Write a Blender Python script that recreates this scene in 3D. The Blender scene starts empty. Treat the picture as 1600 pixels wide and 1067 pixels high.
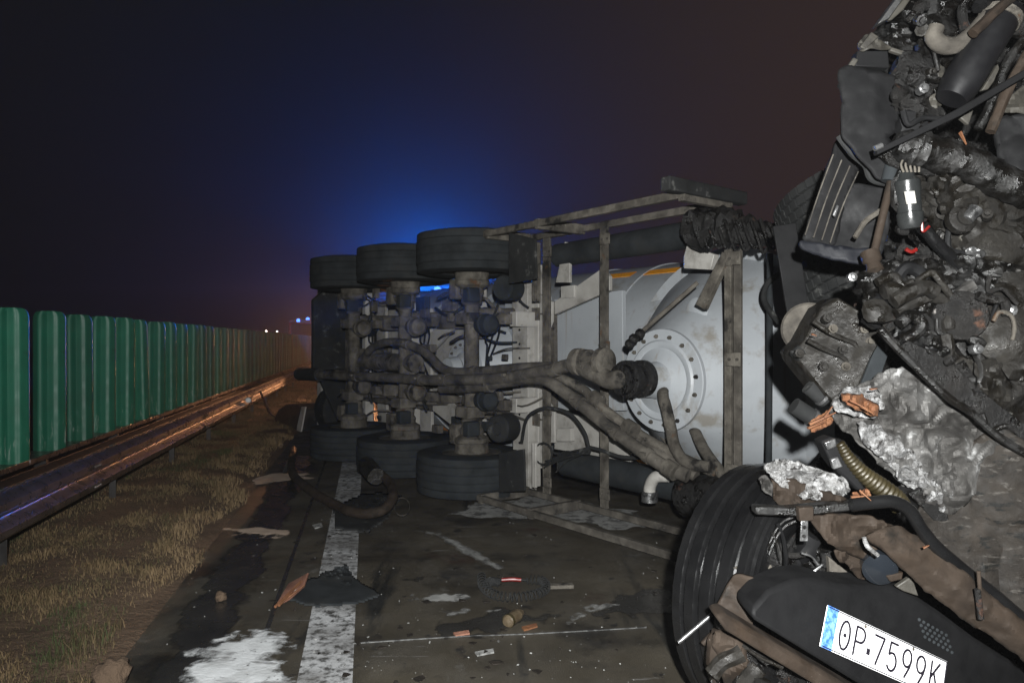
import bpy, bmesh, math, random
from mathutils import Vector, Matrix, noise
from math import radians as R, sin, cos, pi, sqrt

random.seed(7)
sc = bpy.context.scene
C = sc.collection

# ------------------------------------------------------------------ camera, sky, lights, exposure
F, H, HOR = 1120.0, 1.46, 532.0          # focal length in photo pixels, eye height, horizon row
cd = bpy.data.cameras.new('camera'); cam = bpy.data.objects.new('camera', cd); C.objects.link(cam)
cd.sensor_width = 36; cd.lens = F / 1600 * 36; cd.clip_start = 0.05; cd.clip_end = 2000
cam.location = (0, 0, H); cam.rotation_euler = (R(90), 0, 0)
sc.camera = cam

W = bpy.data.worlds.new('World'); sc.world = W; W.use_nodes = True
wn = W.node_tree.nodes; wl = W.node_tree.links
sky = wn.new('ShaderNodeTexSky'); sky.sky_type = 'NISHITA'; sky.sun_disc = False
sky.sun_elevation = R(-9); sky.sun_rotation = R(200); sky.dust_density = 4
hs = wn.new('ShaderNodeMixRGB'); hs.blend_type = 'ADD'; hs.inputs[0].default_value = 1
# brownish town glow of the overcast night, stronger towards the town on the right
tcw = wn.new('ShaderNodeTexCoord'); dpw = wn.new('ShaderNodeVectorMath'); dpw.operation = 'DOT_PRODUCT'
dpw.inputs[1].default_value = (0.92, 0.36, -0.15); wl.new(tcw.outputs['Generated'], dpw.inputs[0])
rmw = wn.new('ShaderNodeValToRGB'); rmw.color_ramp.interpolation = 'EASE'
rmw.color_ramp.elements[0].position = 0.0; rmw.color_ramp.elements[0].color = (0.055, 0.046, 0.041, 1)
rmw.color_ramp.elements[1].position = 0.85; rmw.color_ramp.elements[1].color = (0.50, 0.30, 0.25, 1)
wl.new(dpw.outputs['Value'], rmw.inputs[0]); wl.new(rmw.outputs[0], hs.inputs[2])
wl.new(sky.outputs[0], hs.inputs[1]); wl.new(hs.outputs[0], wn['Background'].inputs[0])
wn['Background'].inputs[1].default_value = 0.06

vs = sc.view_settings
vs.view_transform = 'Standard'; vs.look = 'None'; vs.gamma = 1; vs.exposure = 0.15; vs.use_curve_mapping = False
sc.cycles.use_denoising = True
sc.cycles.max_bounces = 6; sc.cycles.volume_bounces = 0
sc.cycles.sample_clamp_indirect = 3.0; sc.cycles.sample_clamp_direct = 20.0

def lamp(name, kind, loc, power, col, radius=0.05, target=None, size=None, blend=0.5):
    d = bpy.data.lights.new(name, kind); d.energy = power; d.color = col; d.shadow_soft_size = radius
    o = bpy.data.objects.new(name, d); C.objects.link(o); o.location = loc
    if kind == 'SPOT':
        d.spot_size = size; d.spot_blend = blend
    if target is not None:
        o.rotation_euler = (Vector(target) - Vector(loc)).to_track_quat('-Z', 'Y').to_euler()
    return o
# the photographer's flash, on its bracket above the camera
lamp('camera_flash', 'SPOT', (0.06, -0.28, H + 0.22), 1780, (0.97, 0.98, 0.97), 0.03, (0.45, 6.0, 1.40), R(104), 0.7)
lamp('blue_beacon_light', 'POINT', (-2.75, 23.3, 3.34), 5500, (0.006, 0.17, 1.0), 0.10)       # roof beacon of the fire engine behind the tanker
lamp('amber_work_light', 'SPOT', (-4.98, 23.5, 1.55), 1800, (1.0, 0.44, 0.20), 0.06, (-4.2, 8.5, 0.40), R(40), 0.9)          # low flood lamp behind the tanker's tail

# ------------------------------------------------------------------ geometry helpers
def P(px, py, d):                       # the point seen at a photo pixel, d metres ahead
    return Vector(((px - 800) / F * d, d, H - (py - HOR) / F * d))
def G(px, py, z=0.0):                   # the point of the ground seen at a photo pixel
    return P(px, py, (H - z) * F / (py - HOR))
RD = Vector((-0.198, 0.980, 0)).normalized(); LT = Vector((-RD.y, RD.x, 0))   # along the road / to its left
def RO(a, l, z=0.0): return RD * a + LT * l + Vector((0, 0, z))
P1 = Vector((-0.39, 6.95, 0)); U = Vector((0.611, -0.7916, 0)).normalized(); M = Vector((-U.y, U.x, 0))
if M.x < 0: M = -M
Z = Vector((0, 0, 1))
def T(t, s, z): return P1 + U * t + M * (s - 0.52) + Z * z       # tanker coordinates: along, away from tyres, up
def TP(px, py, s):                       # pixel ray cut with the tanker plane s
    q = (px - 800) / F
    return P(px, py, (s - 0.52 + M.dot(P1)) / (M.x * q + M.y))

def spl(pts, k=6):
    pts = [Vector(p) for p in pts]
    if len(pts) < 3: return pts
    e = [pts[0] * 2 - pts[1]] + pts + [pts[-1] * 2 - pts[-2]]
    out = []
    for i in range(1, len(e) - 2):
        a, b, c, d = e[i-1], e[i], e[i+1], e[i+2]
        for j in range(k):
            t = j / k
            out.append(0.5 * ((2*b) + (c-a)*t + (2*a-5*b+4*c-d)*t*t + (3*b-a-3*c+d)*t*t*t))
    return out + [pts[-1]]

def frame(ax):
    ax = Vector(ax).normalized()
    h = Z if abs(ax.z) < 0.9 else Vector((1, 0, 0))
    x = h.cross(ax).normalized(); y = ax.cross(x)
    return x, y, ax

class MB:
    def __init__(s): s.v = []; s.f = []
    def add(s, v, f):
        o = len(s.v); s.v += [tuple(p) for p in v]; s.f += [tuple(i + o for i in q) for q in f]; return s
    def box(s, c, x, y, z, hx, hy, hz, taper=1.0):
        c = Vector(c); v = []
        for k in (-1, 1):
            tp = taper if k > 0 else 1
            for j in (-1, 1):
                for i in (-1, 1): v.append(c + x*(i*hx*tp) + y*(j*hy*tp) + z*(k*hz))
        return s.add(v, [(0,2,3,1),(4,5,7,6),(0,1,5,4),(2,6,7,3),(0,4,6,2),(1,3,7,5)])
    def bar(s, a, b, w, h, up=None):     # rectangular bar from a to b
        a = Vector(a); b = Vector(b); ax = (b-a).normalized()
        if up is None: x, y, _ = frame(ax)
        else: x = Vector(up).cross(ax).normalized(); y = ax.cross(x)
        return s.box((a+b)/2, x, y, ax, w/2, h/2, (b-a).length/2)
    def tube(s, pts, r, n=10, cap=True, wob=0.0):
        pts = [Vector(p) for p in pts]; m = len(pts)
        rr = r if isinstance(r, (list, tuple)) else [r]*m
        d0 = (pts[1]-pts[0]).normalized(); x, y, _ = frame(d0); v = []
        for i, p in enumerate(pts):
            d = (pts[min(i+1, m-1)] - pts[max(i-1, 0)]).normalized()
            x = (x - d*x.dot(d)).normalized(); y = d.cross(x)
            for k in range(n):
                a = 2*pi*k/n
                q = rr[i] * (1 + (wob*noise.noise(p*25 + Vector((a, 0, 0))) if wob else 0))
                v.append(p + x*(q*cos(a)) + y*(q*sin(a)))
        f = [(i*n+k, i*n+(k+1)%n, (i+1)*n+(k+1)%n, (i+1)*n+k) for i in range(m-1) for k in range(n)]
        if cap: f += [tuple(range(n))[::-1], tuple(range((m-1)*n, m*n))]
        return s.add(v, f)
    def lathe(s, o, ax, prof, n=32, loop=False, x=None):
        o = Vector(o); X, Y, A = frame(ax); v = []
        for r, h in prof:
            for k in range(n):
                a = 2*pi*k/n; v.append(o + A*h + X*(r*cos(a)) + Y*(r*sin(a)))
        m = len(prof)
        f = [(i*n+k, i*n+(k+1)%n, ((i+1)%m)*n+(k+1)%n, ((i+1)%m)*n+k) for i in range(m if loop else m-1) for k in range(n)]
        if not loop:
            if prof[0][0] > 1e-5: f.append(tuple(range(n))[::-1])
            if prof[-1][0] > 1e-5: f.append(tuple(range((m-1)*n, m*n)))
        return s.add(v, f)
    def prism(s, poly, ext):
        n = len(poly); poly = [Vector(p) for p in poly]; ext = Vector(ext)
        f = [tuple(range(n))[::-1], tuple(range(n, 2*n))] + [(i, (i+1)%n, n+(i+1)%n, n+i) for i in range(n)]
        return s.add(poly + [p+ext for p in poly], f)
    def mesh(s, name, sharp=35):
        me = bpy.data.meshes.new(name); me.from_pydata(s.v, [], s.f); me.update()
        bm = bmesh.new(); bm.from_mesh(me); bmesh.ops.recalc_face_normals(bm, faces=bm.faces); bm.to_mesh(me); bm.free()
        if sharp:
            me.polygons.foreach_set('use_smooth', [True]*len(me.polygons)); me.set_sharp_from_angle(angle=R(sharp))
        return me
    def build(s, name, mat, parent=None, bevel=0, sharp=35, solid=0):
        return link(name, s.mesh(name, sharp), mat, parent, bevel, solid)

def link(name, me, mat, parent=None, bevel=0, solid=0):
    o = bpy.data.objects.new(name, me); C.objects.link(o)
    if mat is not None and not me.materials: me.materials.append(M_[mat])
    if parent is not None:
        o.parent = parent; o.matrix_parent_inverse = Matrix.Translation(parent_base(parent)).inverted()
    if solid:
        m = o.modifiers.new('solid', 'SOLIDIFY'); m.thickness = solid; m.offset = -1
    if bevel:
        m = o.modifiers.new('bevel', 'BEVEL'); m.width = bevel; m.segments = 2; m.limit_method = 'ANGLE'; m.angle_limit = R(40)
    return o
def parent_base(p):
    b = Vector((0, 0, 0))
    if p.type == 'EMPTY': b = p.location.copy()
    return b
def tag(o, label, cat, group=None, kind=None):
    if label: o['label'] = label
    if cat: o['category'] = cat
    if group: o['group'] = group
    if kind: o['kind'] = kind
    return o
def thing(name, label, cat, loc, group=None):
    o = bpy.data.objects.new(name, None); C.objects.link(o); o.location = loc; o.empty_display_size = 0.2
    return tag(o, label, cat, group)
def struct(name, mb, mat, parent=None, **k):
    o = mb.build(name, mat, parent, **k)
    if parent is None: o['kind'] = 'structure'
    return o

def inside(x, y, poly):
    c = False; j = len(poly)-1
    for i in range(len(poly)):
        xi, yi = poly[i][0], poly[i][1]; xj, yj = poly[j][0], poly[j][1]
        if (yi > y) != (yj > y) and x < (xj-xi)*(y-yi)/(yj-yi)+xi: c = not c
        j = i
    return c

# ------------------------------------------------------------------ materials
M_ = {}
def ramp(nt, fac, stops):
    r = nt.nodes.new('ShaderNodeValToRGB'); e = r.color_ramp.elements
    while len(e) < len(stops): e.new(0.5)
    for k, (p, c) in enumerate(stops):
        e[k].position = p; e[k].color = (c, c, c, 1) if isinstance(c, (int, float)) else (*c, 1)
    nt.links.new(fac, r.inputs[0]); return r.outputs[0]
def nz(nt, co, scale, detail=6, rough=0.6, dist=0.0, stretch=None):
    n = nt.nodes.new('ShaderNodeTexNoise'); n.inputs['Scale'].default_value = scale
    n.inputs['Detail'].default_value = detail; n.inputs['Roughness'].default_value = rough; n.inputs['Distortion'].default_value = dist
    if stretch:
        mp = nt.nodes.new('ShaderNodeMapping'); mp.inputs['Scale'].default_value = stretch
        nt.links.new(co, mp.inputs[0]); co = mp.outputs[0]
    nt.links.new(co, n.inputs['Vector']); return n.outputs['Fac']
def mix(nt, f, a, b, mode='MIX'):
    m = nt.nodes.new('ShaderNodeMixRGB'); m.blend_type = mode
    for i, x in ((0, f), (1, a), (2, b)):
        if hasattr(x, 'is_linked'): nt.links.new(x, m.inputs[i])
        elif isinstance(x, (int, float)): m.inputs[i].default_value = x if i == 0 else (x, x, x, 1)
        else: m.inputs[i].default_value = (*x, 1)
    return m.outputs[0]
def mat(name, stops, scale=4, rough=(0.5, 0.8), metal=0.0, bump=0.3, bscale=40, dist=0.01, spots=None, streak=None, spec=0.5, emis=None, detail=7, coat=0, wet=None):
    m = bpy.data.materials.new(name); m.use_nodes = True; nt = m.node_tree; b = nt.nodes['Principled BSDF']
    tc = nt.nodes.new('ShaderNodeTexCoord'); co = tc.outputs['Object']
    col = ramp(nt, nz(nt, co, scale, detail), stops) if len(stops) > 1 else None
    if col is None:
        rgb = nt.nodes.new('ShaderNodeRGB'); rgb.outputs[0].default_value = (*stops[0][1], 1); col = rgb.outputs[0]
    if spots:                            # (colour, scale, threshold, softness)
        for (c, s_, th, so) in spots:
            col = mix(nt, ramp(nt, nz(nt, co, s_, 8, 0.65), [(th, 0.0), (min(th+so, 1), 1.0)]), col, c)
    if streak:                           # (colour, stretch, threshold, softness)
        for (c, st, th, so) in streak:
            col = mix(nt, ramp(nt, nz(nt, co, 1.0, 5, 0.6, 0.2, st), [(th, 0.0), (min(th+so, 1), 1.0)]), col, c)
    nt.links.new(col, b.inputs['Base Color'])
    nt.links.new(ramp(nt, nz(nt, co, scale*2.3, 6), [(wet-0.12, rough[1]), (min(1, wet+0.14), rough[0])] if wet else [(0.3, rough[0]), (0.7, rough[1])]), b.inputs['Roughness'])
    b.inputs['Metallic'].default_value = metal; b.inputs['Specular IOR Level'].default_value = spec
    b.inputs['Coat Weight'].default_value = coat; b.inputs['Coat Roughness'].default_value = 0.10
    if bump:
        bn = nt.nodes.new('ShaderNodeBump'); bn.inputs['Strength'].default_value = bump; bn.inputs['Distance'].default_value = dist
        nt.links.new(nz(nt, co, bscale, 8, 0.65), bn.inputs['Height']); nt.links.new(bn.outputs[0], b.inputs['Normal'])
    if emis:
        b.inputs['Emission Color'].default_value = (*emis[0], 1); b.inputs['Emission Strength'].default_value = emis[1]
    M_[name] = m; return m
def g(v, t=(1, 1, 1)): return tuple(v*k for k in t)

mat('soil', [(0.3, (0.0607, 0.0419, 0.0284)), (0.7, (0.1350, 0.0918, 0.0607))], 2.5, (0.9, 1), bump=0.8, bscale=18, dist=0.04, spec=0.2)
mat('asphalt', [(0.25, (0.0229, 0.0202, 0.0153)), (0.5, (0.0433, 0.0370, 0.0268)), (0.78, (0.0765, 0.0659, 0.0479))], 1.3, (0.30, 0.80), bump=0.7, bscale=150, dist=0.007, detail=10,
    spots=[((0.008, 0.007, 0.006), 0.8, 0.53, 0.10), ((0.030, 0.014, 0.010), 1.4, 0.60, 0.10), ((0.10, 0.097, 0.09), 2.9, 0.62, 0.14), ((0.012, 0.011, 0.010), 5.5, 0.60, 0.06), ((0.16, 0.155, 0.145), 110, 0.68, 0.06), ((0.008, 0.008, 0.008), 75, 0.64, 0.05)],
    streak=[((0.010, 0.010, 0.009), (3.0, 0.4, 1), 0.58, 0.08), ((0.13, 0.125, 0.12), (1.2, 14, 1), 0.68, 0.05), ((0.10, 0.10, 0.09), (30, 1.4, 1), 0.72, 0.04)])
mat('paint_line', [(0.3, (0.1872, 0.1872, 0.1872)), (0.7, (0.4176, 0.4248, 0.4320))], 3, (0.5, 0.8), bump=0.5, bscale=90, dist=0.006,
    spots=[((0.035, 0.034, 0.032), 18, 0.47, 0.14), ((0.07, 0.066, 0.06), 2.2, 0.46, 0.25), ((0.05, 0.05, 0.05), 90, 0.62, 0.05)])
mat('joint', [(0.4, (0.0250, 0.0250, 0.0250)), (0.6, (0.1000, 0.1000, 0.0975))], 30, (0.35, 0.6))
mat('gutter', [(0.3, (0.012, 0.012, 0.012)), (0.7, (0.03, 0.028, 0.025))], 3, (0.08, 0.4), bump=0.3, bscale=60, dist=0.004)
mat('spill', [(0.3, (0.3600, 0.3680, 0.3680)), (0.55, (0.5280, 0.5440, 0.5520)), (0.8, (0.6400, 0.6560, 0.6640))], 6, (0.25, 0.6), bump=0.5, bscale=40, dist=0.008, spots=[((0.10, 0.10, 0.10), 16, 0.60, 0.06)], streak=[((0.2, 0.2, 0.2), (4, 14, 1), 0.58, 0.08)])
mat('lit_ground', [(0.3, (0.32, 0.24, 0.18)), (0.7, (0.52, 0.42, 0.34))], 5, (0.3, 0.7), bump=0.3, bscale=40)  # beige stands for lamplight on the ground, put into the colour
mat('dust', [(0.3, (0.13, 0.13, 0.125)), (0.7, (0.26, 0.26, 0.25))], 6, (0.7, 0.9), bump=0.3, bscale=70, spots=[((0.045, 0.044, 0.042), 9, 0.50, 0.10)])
mat('galv', [(0.3, (0.1400, 0.1200, 0.1100)), (0.7, (0.2800, 0.2500, 0.2400))], 5, (0.22, 0.38), metal=0.9, bump=0.10, bscale=20, dist=0.006, spots=[((0.09, 0.06, 0.045), 7, 0.60, 0.12)])
mat('rail_dark', [(0.3, (0.0132, 0.0120, 0.0114)), (0.7, (0.0300, 0.0276, 0.0258))], 5, (0.4, 0.7), metal=0.3, bump=0.2, bscale=30)
mat('green', [(0.25, (0.0077, 0.1035, 0.0575)), (0.75, (0.0171, 0.1725, 0.0991))], 3, (0.42, 0.65), bump=0.12, bscale=50,
    spots=[((0.02, 0.05, 0.03), 6, 0.60, 0.15)], streak=[((0.16, 0.24, 0.19), (26, 26, 2.2), 0.68, 0.06)])
mat('tank_white', [(0.25, (0.2412, 0.2561, 0.2689)), (0.55, (0.3061, 0.3237, 0.3398)), (0.8, (0.3339, 0.3527, 0.3703))], 1.6, (0.35, 0.6), bump=0.06, bscale=12, dist=0.02,
    spots=[((0.20, 0.19, 0.17), 3.2, 0.57, 0.12), ((0.06, 0.055, 0.05), 24, 0.70, 0.03), ((0.26, 0.21, 0.145), 1.1, 0.62, 0.10)],
    streak=[((0.24, 0.225, 0.205), (9, 9, 0.9), 0.60, 0.12), ((0.11, 0.105, 0.10), (34, 34, 2.5), 0.74, 0.04)])
mat('frame_white', [(0.3, (0.2322, 0.2219, 0.2022)), (0.7, (0.3599, 0.3472, 0.3223))], 4, (0.4, 0.7), bump=0.1, bscale=30,
    spots=[((0.13, 0.12, 0.105), 3.5, 0.52, 0.16), ((0.06, 0.055, 0.05), 30, 0.66, 0.04)])
mat('dusty', [(0.28, (0.0229, 0.0202, 0.0169)), (0.5, (0.0728, 0.0657, 0.0552)), (0.74, (0.1560, 0.1415, 0.1191))], 9, (0.85, 1), bump=0.8, bscale=60, dist=0.010, detail=12, spots=[((0.014, 0.013, 0.012), 4.5, 0.54, 0.10), ((0.070, 0.038, 0.020), 7, 0.63, 0.07), ((0.20, 0.19, 0.17), 34, 0.66, 0.06)], spec=0.15)
mat('hose_grey', [(0.28, (0.0191, 0.0168, 0.0144)), (0.5, (0.0597, 0.0536, 0.0453)), (0.72, (0.1194, 0.1086, 0.0920))], 7, (0.8, 0.98), bump=0.5, bscale=70, dist=0.006, detail=12, spots=[((0.016, 0.015, 0.014), 3.2, 0.54, 0.12), ((0.20, 0.19, 0.175), 40, 0.66, 0.06)], spec=0.2)
mat('rubber', [(0.3, (0.0072, 0.0077, 0.0077)), (0.7, (0.0203, 0.0207, 0.0207))], 5, (0.75, 0.95), bump=0.3, bscale=70, dist=0.003, spots=[((0.085, 0.085, 0.08), 10, 0.60, 0.12)], spec=0.2)
mat('rubber_dusty', [(0.3, (0.0099, 0.0116, 0.0127)), (0.7, (0.0235, 0.0264, 0.0285))], 6, (0.85, 0.98), bump=0.3, bscale=60, dist=0.003, spots=[((0.022, 0.023, 0.023), 4, 0.52, 0.12)], spec=0.15)
mat('rubber_wet', [(0.3, (0.0028, 0.0028, 0.003)), (0.7, (0.007, 0.007, 0.0072))], 6, (0.14, 0.36), bump=0.2, bscale=120, dist=0.0015, spec=0.38, coat=0.06, spots=[((0.035, 0.035, 0.036), 60, 0.72, 0.03)])
mat('black_plastic', [(0.3, (0.0023, 0.0023, 0.0026)), (0.7, (0.0051, 0.0051, 0.0055))], 5, (0.6, 0.9), bump=0.25, bscale=60, dist=0.003, spots=[((0.05, 0.05, 0.05), 34, 0.72, 0.04)], spec=0.2)
mat('blue_black', [(0.3, (0.0025, 0.0030, 0.0050)), (0.7, (0.0041, 0.0048, 0.0085))], 4, (0.5, 0.8), bump=0.15, bscale=40, spots=[((0.09, 0.09, 0.09), 40, 0.70, 0.04)], spec=0.25)
mat('char', [(0.25, (0.0008, 0.0007, 0.0006)), (0.5, (0.0026, 0.0022, 0.0019)), (0.78, (0.0065, 0.0053, 0.0041))], 7, (0.14, 0.9), metal=0.0, bump=0.9, bscale=38, dist=0.02, spots=[((0.16, 0.15, 0.14), 22, 0.67, 0.06), ((0.05, 0.022, 0.012), 9, 0.62, 0.08)], wet=0.51, spec=0.35)
mat('char_oily', [(0.3, (0.0014, 0.0014, 0.0013)), (0.7, (0.0064, 0.0056, 0.0047))], 8, (0.1, 0.8), metal=0.1, bump=0.6, bscale=50, dist=0.012, spots=[((0.13, 0.125, 0.12), 26, 0.68, 0.05)], wet=0.48, spec=0.5)
mat('engine_brown', [(0.25, (0.0038, 0.0033, 0.0024)), (0.5, (0.0078, 0.0066, 0.0050)), (0.8, (0.0148, 0.0128, 0.0095))], 8, (0.16, 0.85), metal=0.2, bump=0.6, bscale=50, dist=0.01, spots=[((0.008, 0.007, 0.006), 6, 0.55, 0.10), ((0.22, 0.21, 0.19), 40, 0.70, 0.04)], wet=0.53, spec=0.35)
mat('brown_metal', [(0.25, (0.0116, 0.0079, 0.0054)), (0.5, (0.0247, 0.0174, 0.0122)), (0.8, (0.0493, 0.0365, 0.0274))], 5, (0.38, 0.85), metal=0.25, bump=0.35, bscale=35, dist=0.008, spots=[((0.010, 0.008, 0.006), 7, 0.55, 0.12), ((0.030, 0.020, 0.013), 3, 0.55, 0.12), ((0.22, 0.20, 0.18), 40, 0.70, 0.04)], wet=0.6, spec=0.25)
mat('ash_sheet', [(0.28, (0.0150, 0.0136, 0.0122)), (0.45, (0.0510, 0.0483, 0.0449)), (0.60, (0.1156, 0.1129, 0.1088)), (0.80, (0.1836, 0.1816, 0.1768))], 6, (0.55, 0.85), metal=0.45, bump=0.45, bscale=34, dist=0.012, detail=9, spots=[((0.33, 0.33, 0.325), 12, 0.60, 0.10), ((0.014, 0.012, 0.010), 3.5, 0.55, 0.10)])
mat('ash_white', [(0.30, (0.0510, 0.0485, 0.0459)), (0.45, (0.1445, 0.1419, 0.1386)), (0.65, (0.3400, 0.3400, 0.3400))], 45, (0.6, 0.9), metal=0.1, bump=1.0, bscale=110, dist=0.012, detail=12, spots=[((0.016, 0.014, 0.012), 24, 0.55, 0.07)])
mat('burnt_smooth', [(0.25, (0.010, 0.009, 0.008)), (0.75, (0.036, 0.031, 0.027))], 4, (0.35, 0.7), bump=0.5, bscale=30, dist=0.01, spec=0.3, spots=[((0.09, 0.085, 0.08), 9, 0.60, 0.12)])
mat('burnt_panel', [(0.25, (0.0058, 0.0047, 0.0038)), (0.5, (0.0127, 0.0103, 0.0080)), (0.78, (0.0254, 0.0204, 0.0161))], 9, (0.6, 0.85), bump=0.6, bscale=60, dist=0.006, streak=[((0.045, 0.041, 0.036), (10, 30, 46), 0.58, 0.10), ((0.003, 0.003, 0.0025), (8, 30, 36), 0.56, 0.08)], spec=0.2)
mat('alu', [(0.3, (0.1260, 0.1260, 0.1260)), (0.7, (0.2310, 0.2310, 0.2310))], 10, (0.2, 0.5), metal=0.8, bump=0.3, bscale=60, spots=[((0.05, 0.05, 0.05), 12, 0.56, 0.10)])
mat('cream', [(0.3, (0.0253, 0.0228, 0.0178)), (0.7, (0.0456, 0.0418, 0.0342))], 12, (0.5, 0.8), bump=0.3, bscale=40, spots=[((0.02, 0.018, 0.015), 10, 0.54, 0.10)])
mat('wood', [(0.3, (0.0802, 0.0263, 0.0086)), (0.7, (0.1604, 0.0678, 0.0263))], 12, (0.6, 0.9), bump=0.7, bscale=60, dist=0.01, streak=[((0.12, 0.04, 0.015), (40, 6, 30), 0.55, 0.15)])
mat('gold', [(0.3, (0.0150, 0.0113, 0.0042)), (0.7, (0.0391, 0.0308, 0.0128))], 12, (0.3, 0.6), metal=0.2, bump=0.3, bscale=60, spots=[((0.015, 0.012, 0.008), 10, 0.60, 0.08)])
mat('orange_tape', [(0.4, (0.80, 0.28, 0.01)), (0.6, (0.95, 0.42, 0.02))], 20, (0.3, 0.5), bump=0.1)
mat('plate_white', [(0.4, (0.86, 0.86, 0.86)), (0.6, (0.92, 0.92, 0.92))], 20, (0.3, 0.45), bump=0)
mat('plate_blue', [(0.42, (0.03, 0.11, 0.38)), (0.6, (0.16, 0.32, 0.60))], 60, (0.3, 0.5), bump=0)
mat('plate_ink', [(0.5, (0.012, 0.010, 0.016))], 5, (0.4, 0.5), bump=0)
mat('red', [(0.4, (0.0972, 0.0032, 0.0026)), (0.6, (0.1296, 0.0065, 0.0043))], 10, (0.3, 0.5), bump=0)
mat('fire_red', [(0.4, (0.35, 0.012, 0.010)), (0.6, (0.42, 0.02, 0.014))], 3, (0.2, 0.4), bump=0, coat=0.5)
mat('glass_dark', [(0.5, (0.01, 0.012, 0.015))], 3, (0.05, 0.1), bump=0)
mat('blue_lens', [(0.5, (0.02, 0.08, 0.6))], 3, (0.2, 0.3), bump=0, emis=((0.08, 0.22, 1.0), 3))
mat('red_lens', [(0.5, (0.5, 0.05, 0.1))], 3, (0.2, 0.3), bump=0, emis=((1.0, 0.25, 0.45), 3))
mat('white_lens', [(0.5, (0.8, 0.8, 0.8))], 3, (0.2, 0.3), bump=0, emis=((1.0, 0.9, 0.75), 9))
mat('amber_lens', [(0.5, (0.8, 0.4, 0.1))], 3, (0.2, 0.3), bump=0, emis=((1.0, 0.45, 0.15), 20))
mat('bottle_clear', [(0.3, (0.0108, 0.0119, 0.0119)), (0.7, (0.0216, 0.0227, 0.0227))], 10, (0.15, 0.35), bump=0.1)
mat('bottle_brown', [(0.3, (0.0480, 0.0330, 0.0180)), (0.7, (0.1020, 0.0780, 0.0480))], 20, (0.3, 0.6), bump=0.3)
mat('card', [(0.3, (0.1320, 0.0510, 0.0300)), (0.7, (0.2520, 0.1200, 0.0780))], 14, (0.7, 0.9), bump=0.5, bscale=50, streak=[((0.62, 0.52, 0.46), (30, 8, 20), 0.62, 0.08)])
# grass colour from a per-blade attribute
def grass_mat():
    m = bpy.data.materials.new('grass'); m.use_nodes = True; nt = m.node_tree; b = nt.nodes['Principled BSDF']
    a = nt.nodes.new('ShaderNodeAttribute'); a.attribute_name = 'tone'
    c = ramp(nt, a.outputs['Fac'], [(0.0, (0.030, 0.040, 0.014)), (0.35, (0.070, 0.052, 0.026)), (0.65, (0.120, 0.083, 0.043)), (1.0, (0.165, 0.117, 0.066))])
    nt.links.new(c, b.inputs['Base Color']); b.inputs['Roughness'].default_value = 0.8; b.inputs['Specular IOR Level'].default_value = 0.2
    M_['grass'] = m
grass_mat()
# pale scuffs low on the green blades
def scuff():
    nt = M_['green'].node_tree; b = nt.nodes['Principled BSDF']; tc = nt.nodes.new('ShaderNodeTexCoord'); oi = nt.nodes.new('ShaderNodeObjectInfo')
    ad = nt.nodes.new('ShaderNodeVectorMath'); ad.operation = 'ADD'; nt.links.new(tc.outputs['Object'], ad.inputs[0]); nt.links.new(oi.outputs['Location'], ad.inputs[1])
    sp = nt.nodes.new('ShaderNodeSeparateXYZ'); nt.links.new(tc.outputs['Object'], sp.inputs[0])
    m1 = ramp(nt, nz(nt, ad.outputs[0], 1.0, 6, 0.7, 0.3, (22, 22, 4.5)), [(0.56, 0.0), (0.66, 0.55)])
    m2 = ramp(nt, sp.outputs['Z'], [(0.02, 0.0), (0.06, 1.0), (0.20, 1.0), (0.36, 0.0)])
    old = b.inputs['Base Color'].links[0].from_socket
    old = mix(nt, 1.0, old, ramp(nt, oi.outputs['Random'], [(0.0, 0.55), (1.0, 1.15)]), 'MULTIPLY')
    nt.links.new(mix(nt, mix(nt, 1.0, m1, m2, 'MULTIPLY'), old, (0.30, 0.36, 0.32)), b.inputs['Base Color'])
scuff()
mat('black_gloss', [(0.3, (0.004, 0.004, 0.0045)), (0.7, (0.008, 0.008, 0.009))], 5, (0.3, 0.5), bump=0.12, bscale=80, dist=0.002, spots=[((0.05, 0.05, 0.05), 60, 0.74, 0.03)])
# spills and painted lamplight patches thin out towards their rims: coverage from the mesh, broken up by noise
def thin(name, fr):
    nt = M_[name].node_tree; b = nt.nodes['Principled BSDF']; a = nt.nodes.new('ShaderNodeAttribute'); a.attribute_name = 'cover'; tc = nt.nodes.new('ShaderNodeTexCoord')
    ad = nt.nodes.new('ShaderNodeMath'); ad.operation = 'ADD'; nt.links.new(a.outputs['Fac'], ad.inputs[0]); nt.links.new(nz(nt, tc.outputs['Object'], fr, 10, 0.7), ad.inputs[1])
    nt.links.new(ramp(nt, ad.outputs[0], [(0.62, 0.0), (0.95, 1.0)]), b.inputs['Alpha'])
for n_, f_ in (('dust', 9), ('spill', 16), ('lit_ground', 9), ('gutter', 6)):
    M_[n_+'_film'] = M_[n_].copy(); M_[n_+'_film'].name = n_+'_film'; thin(n_+'_film', f_)
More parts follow.
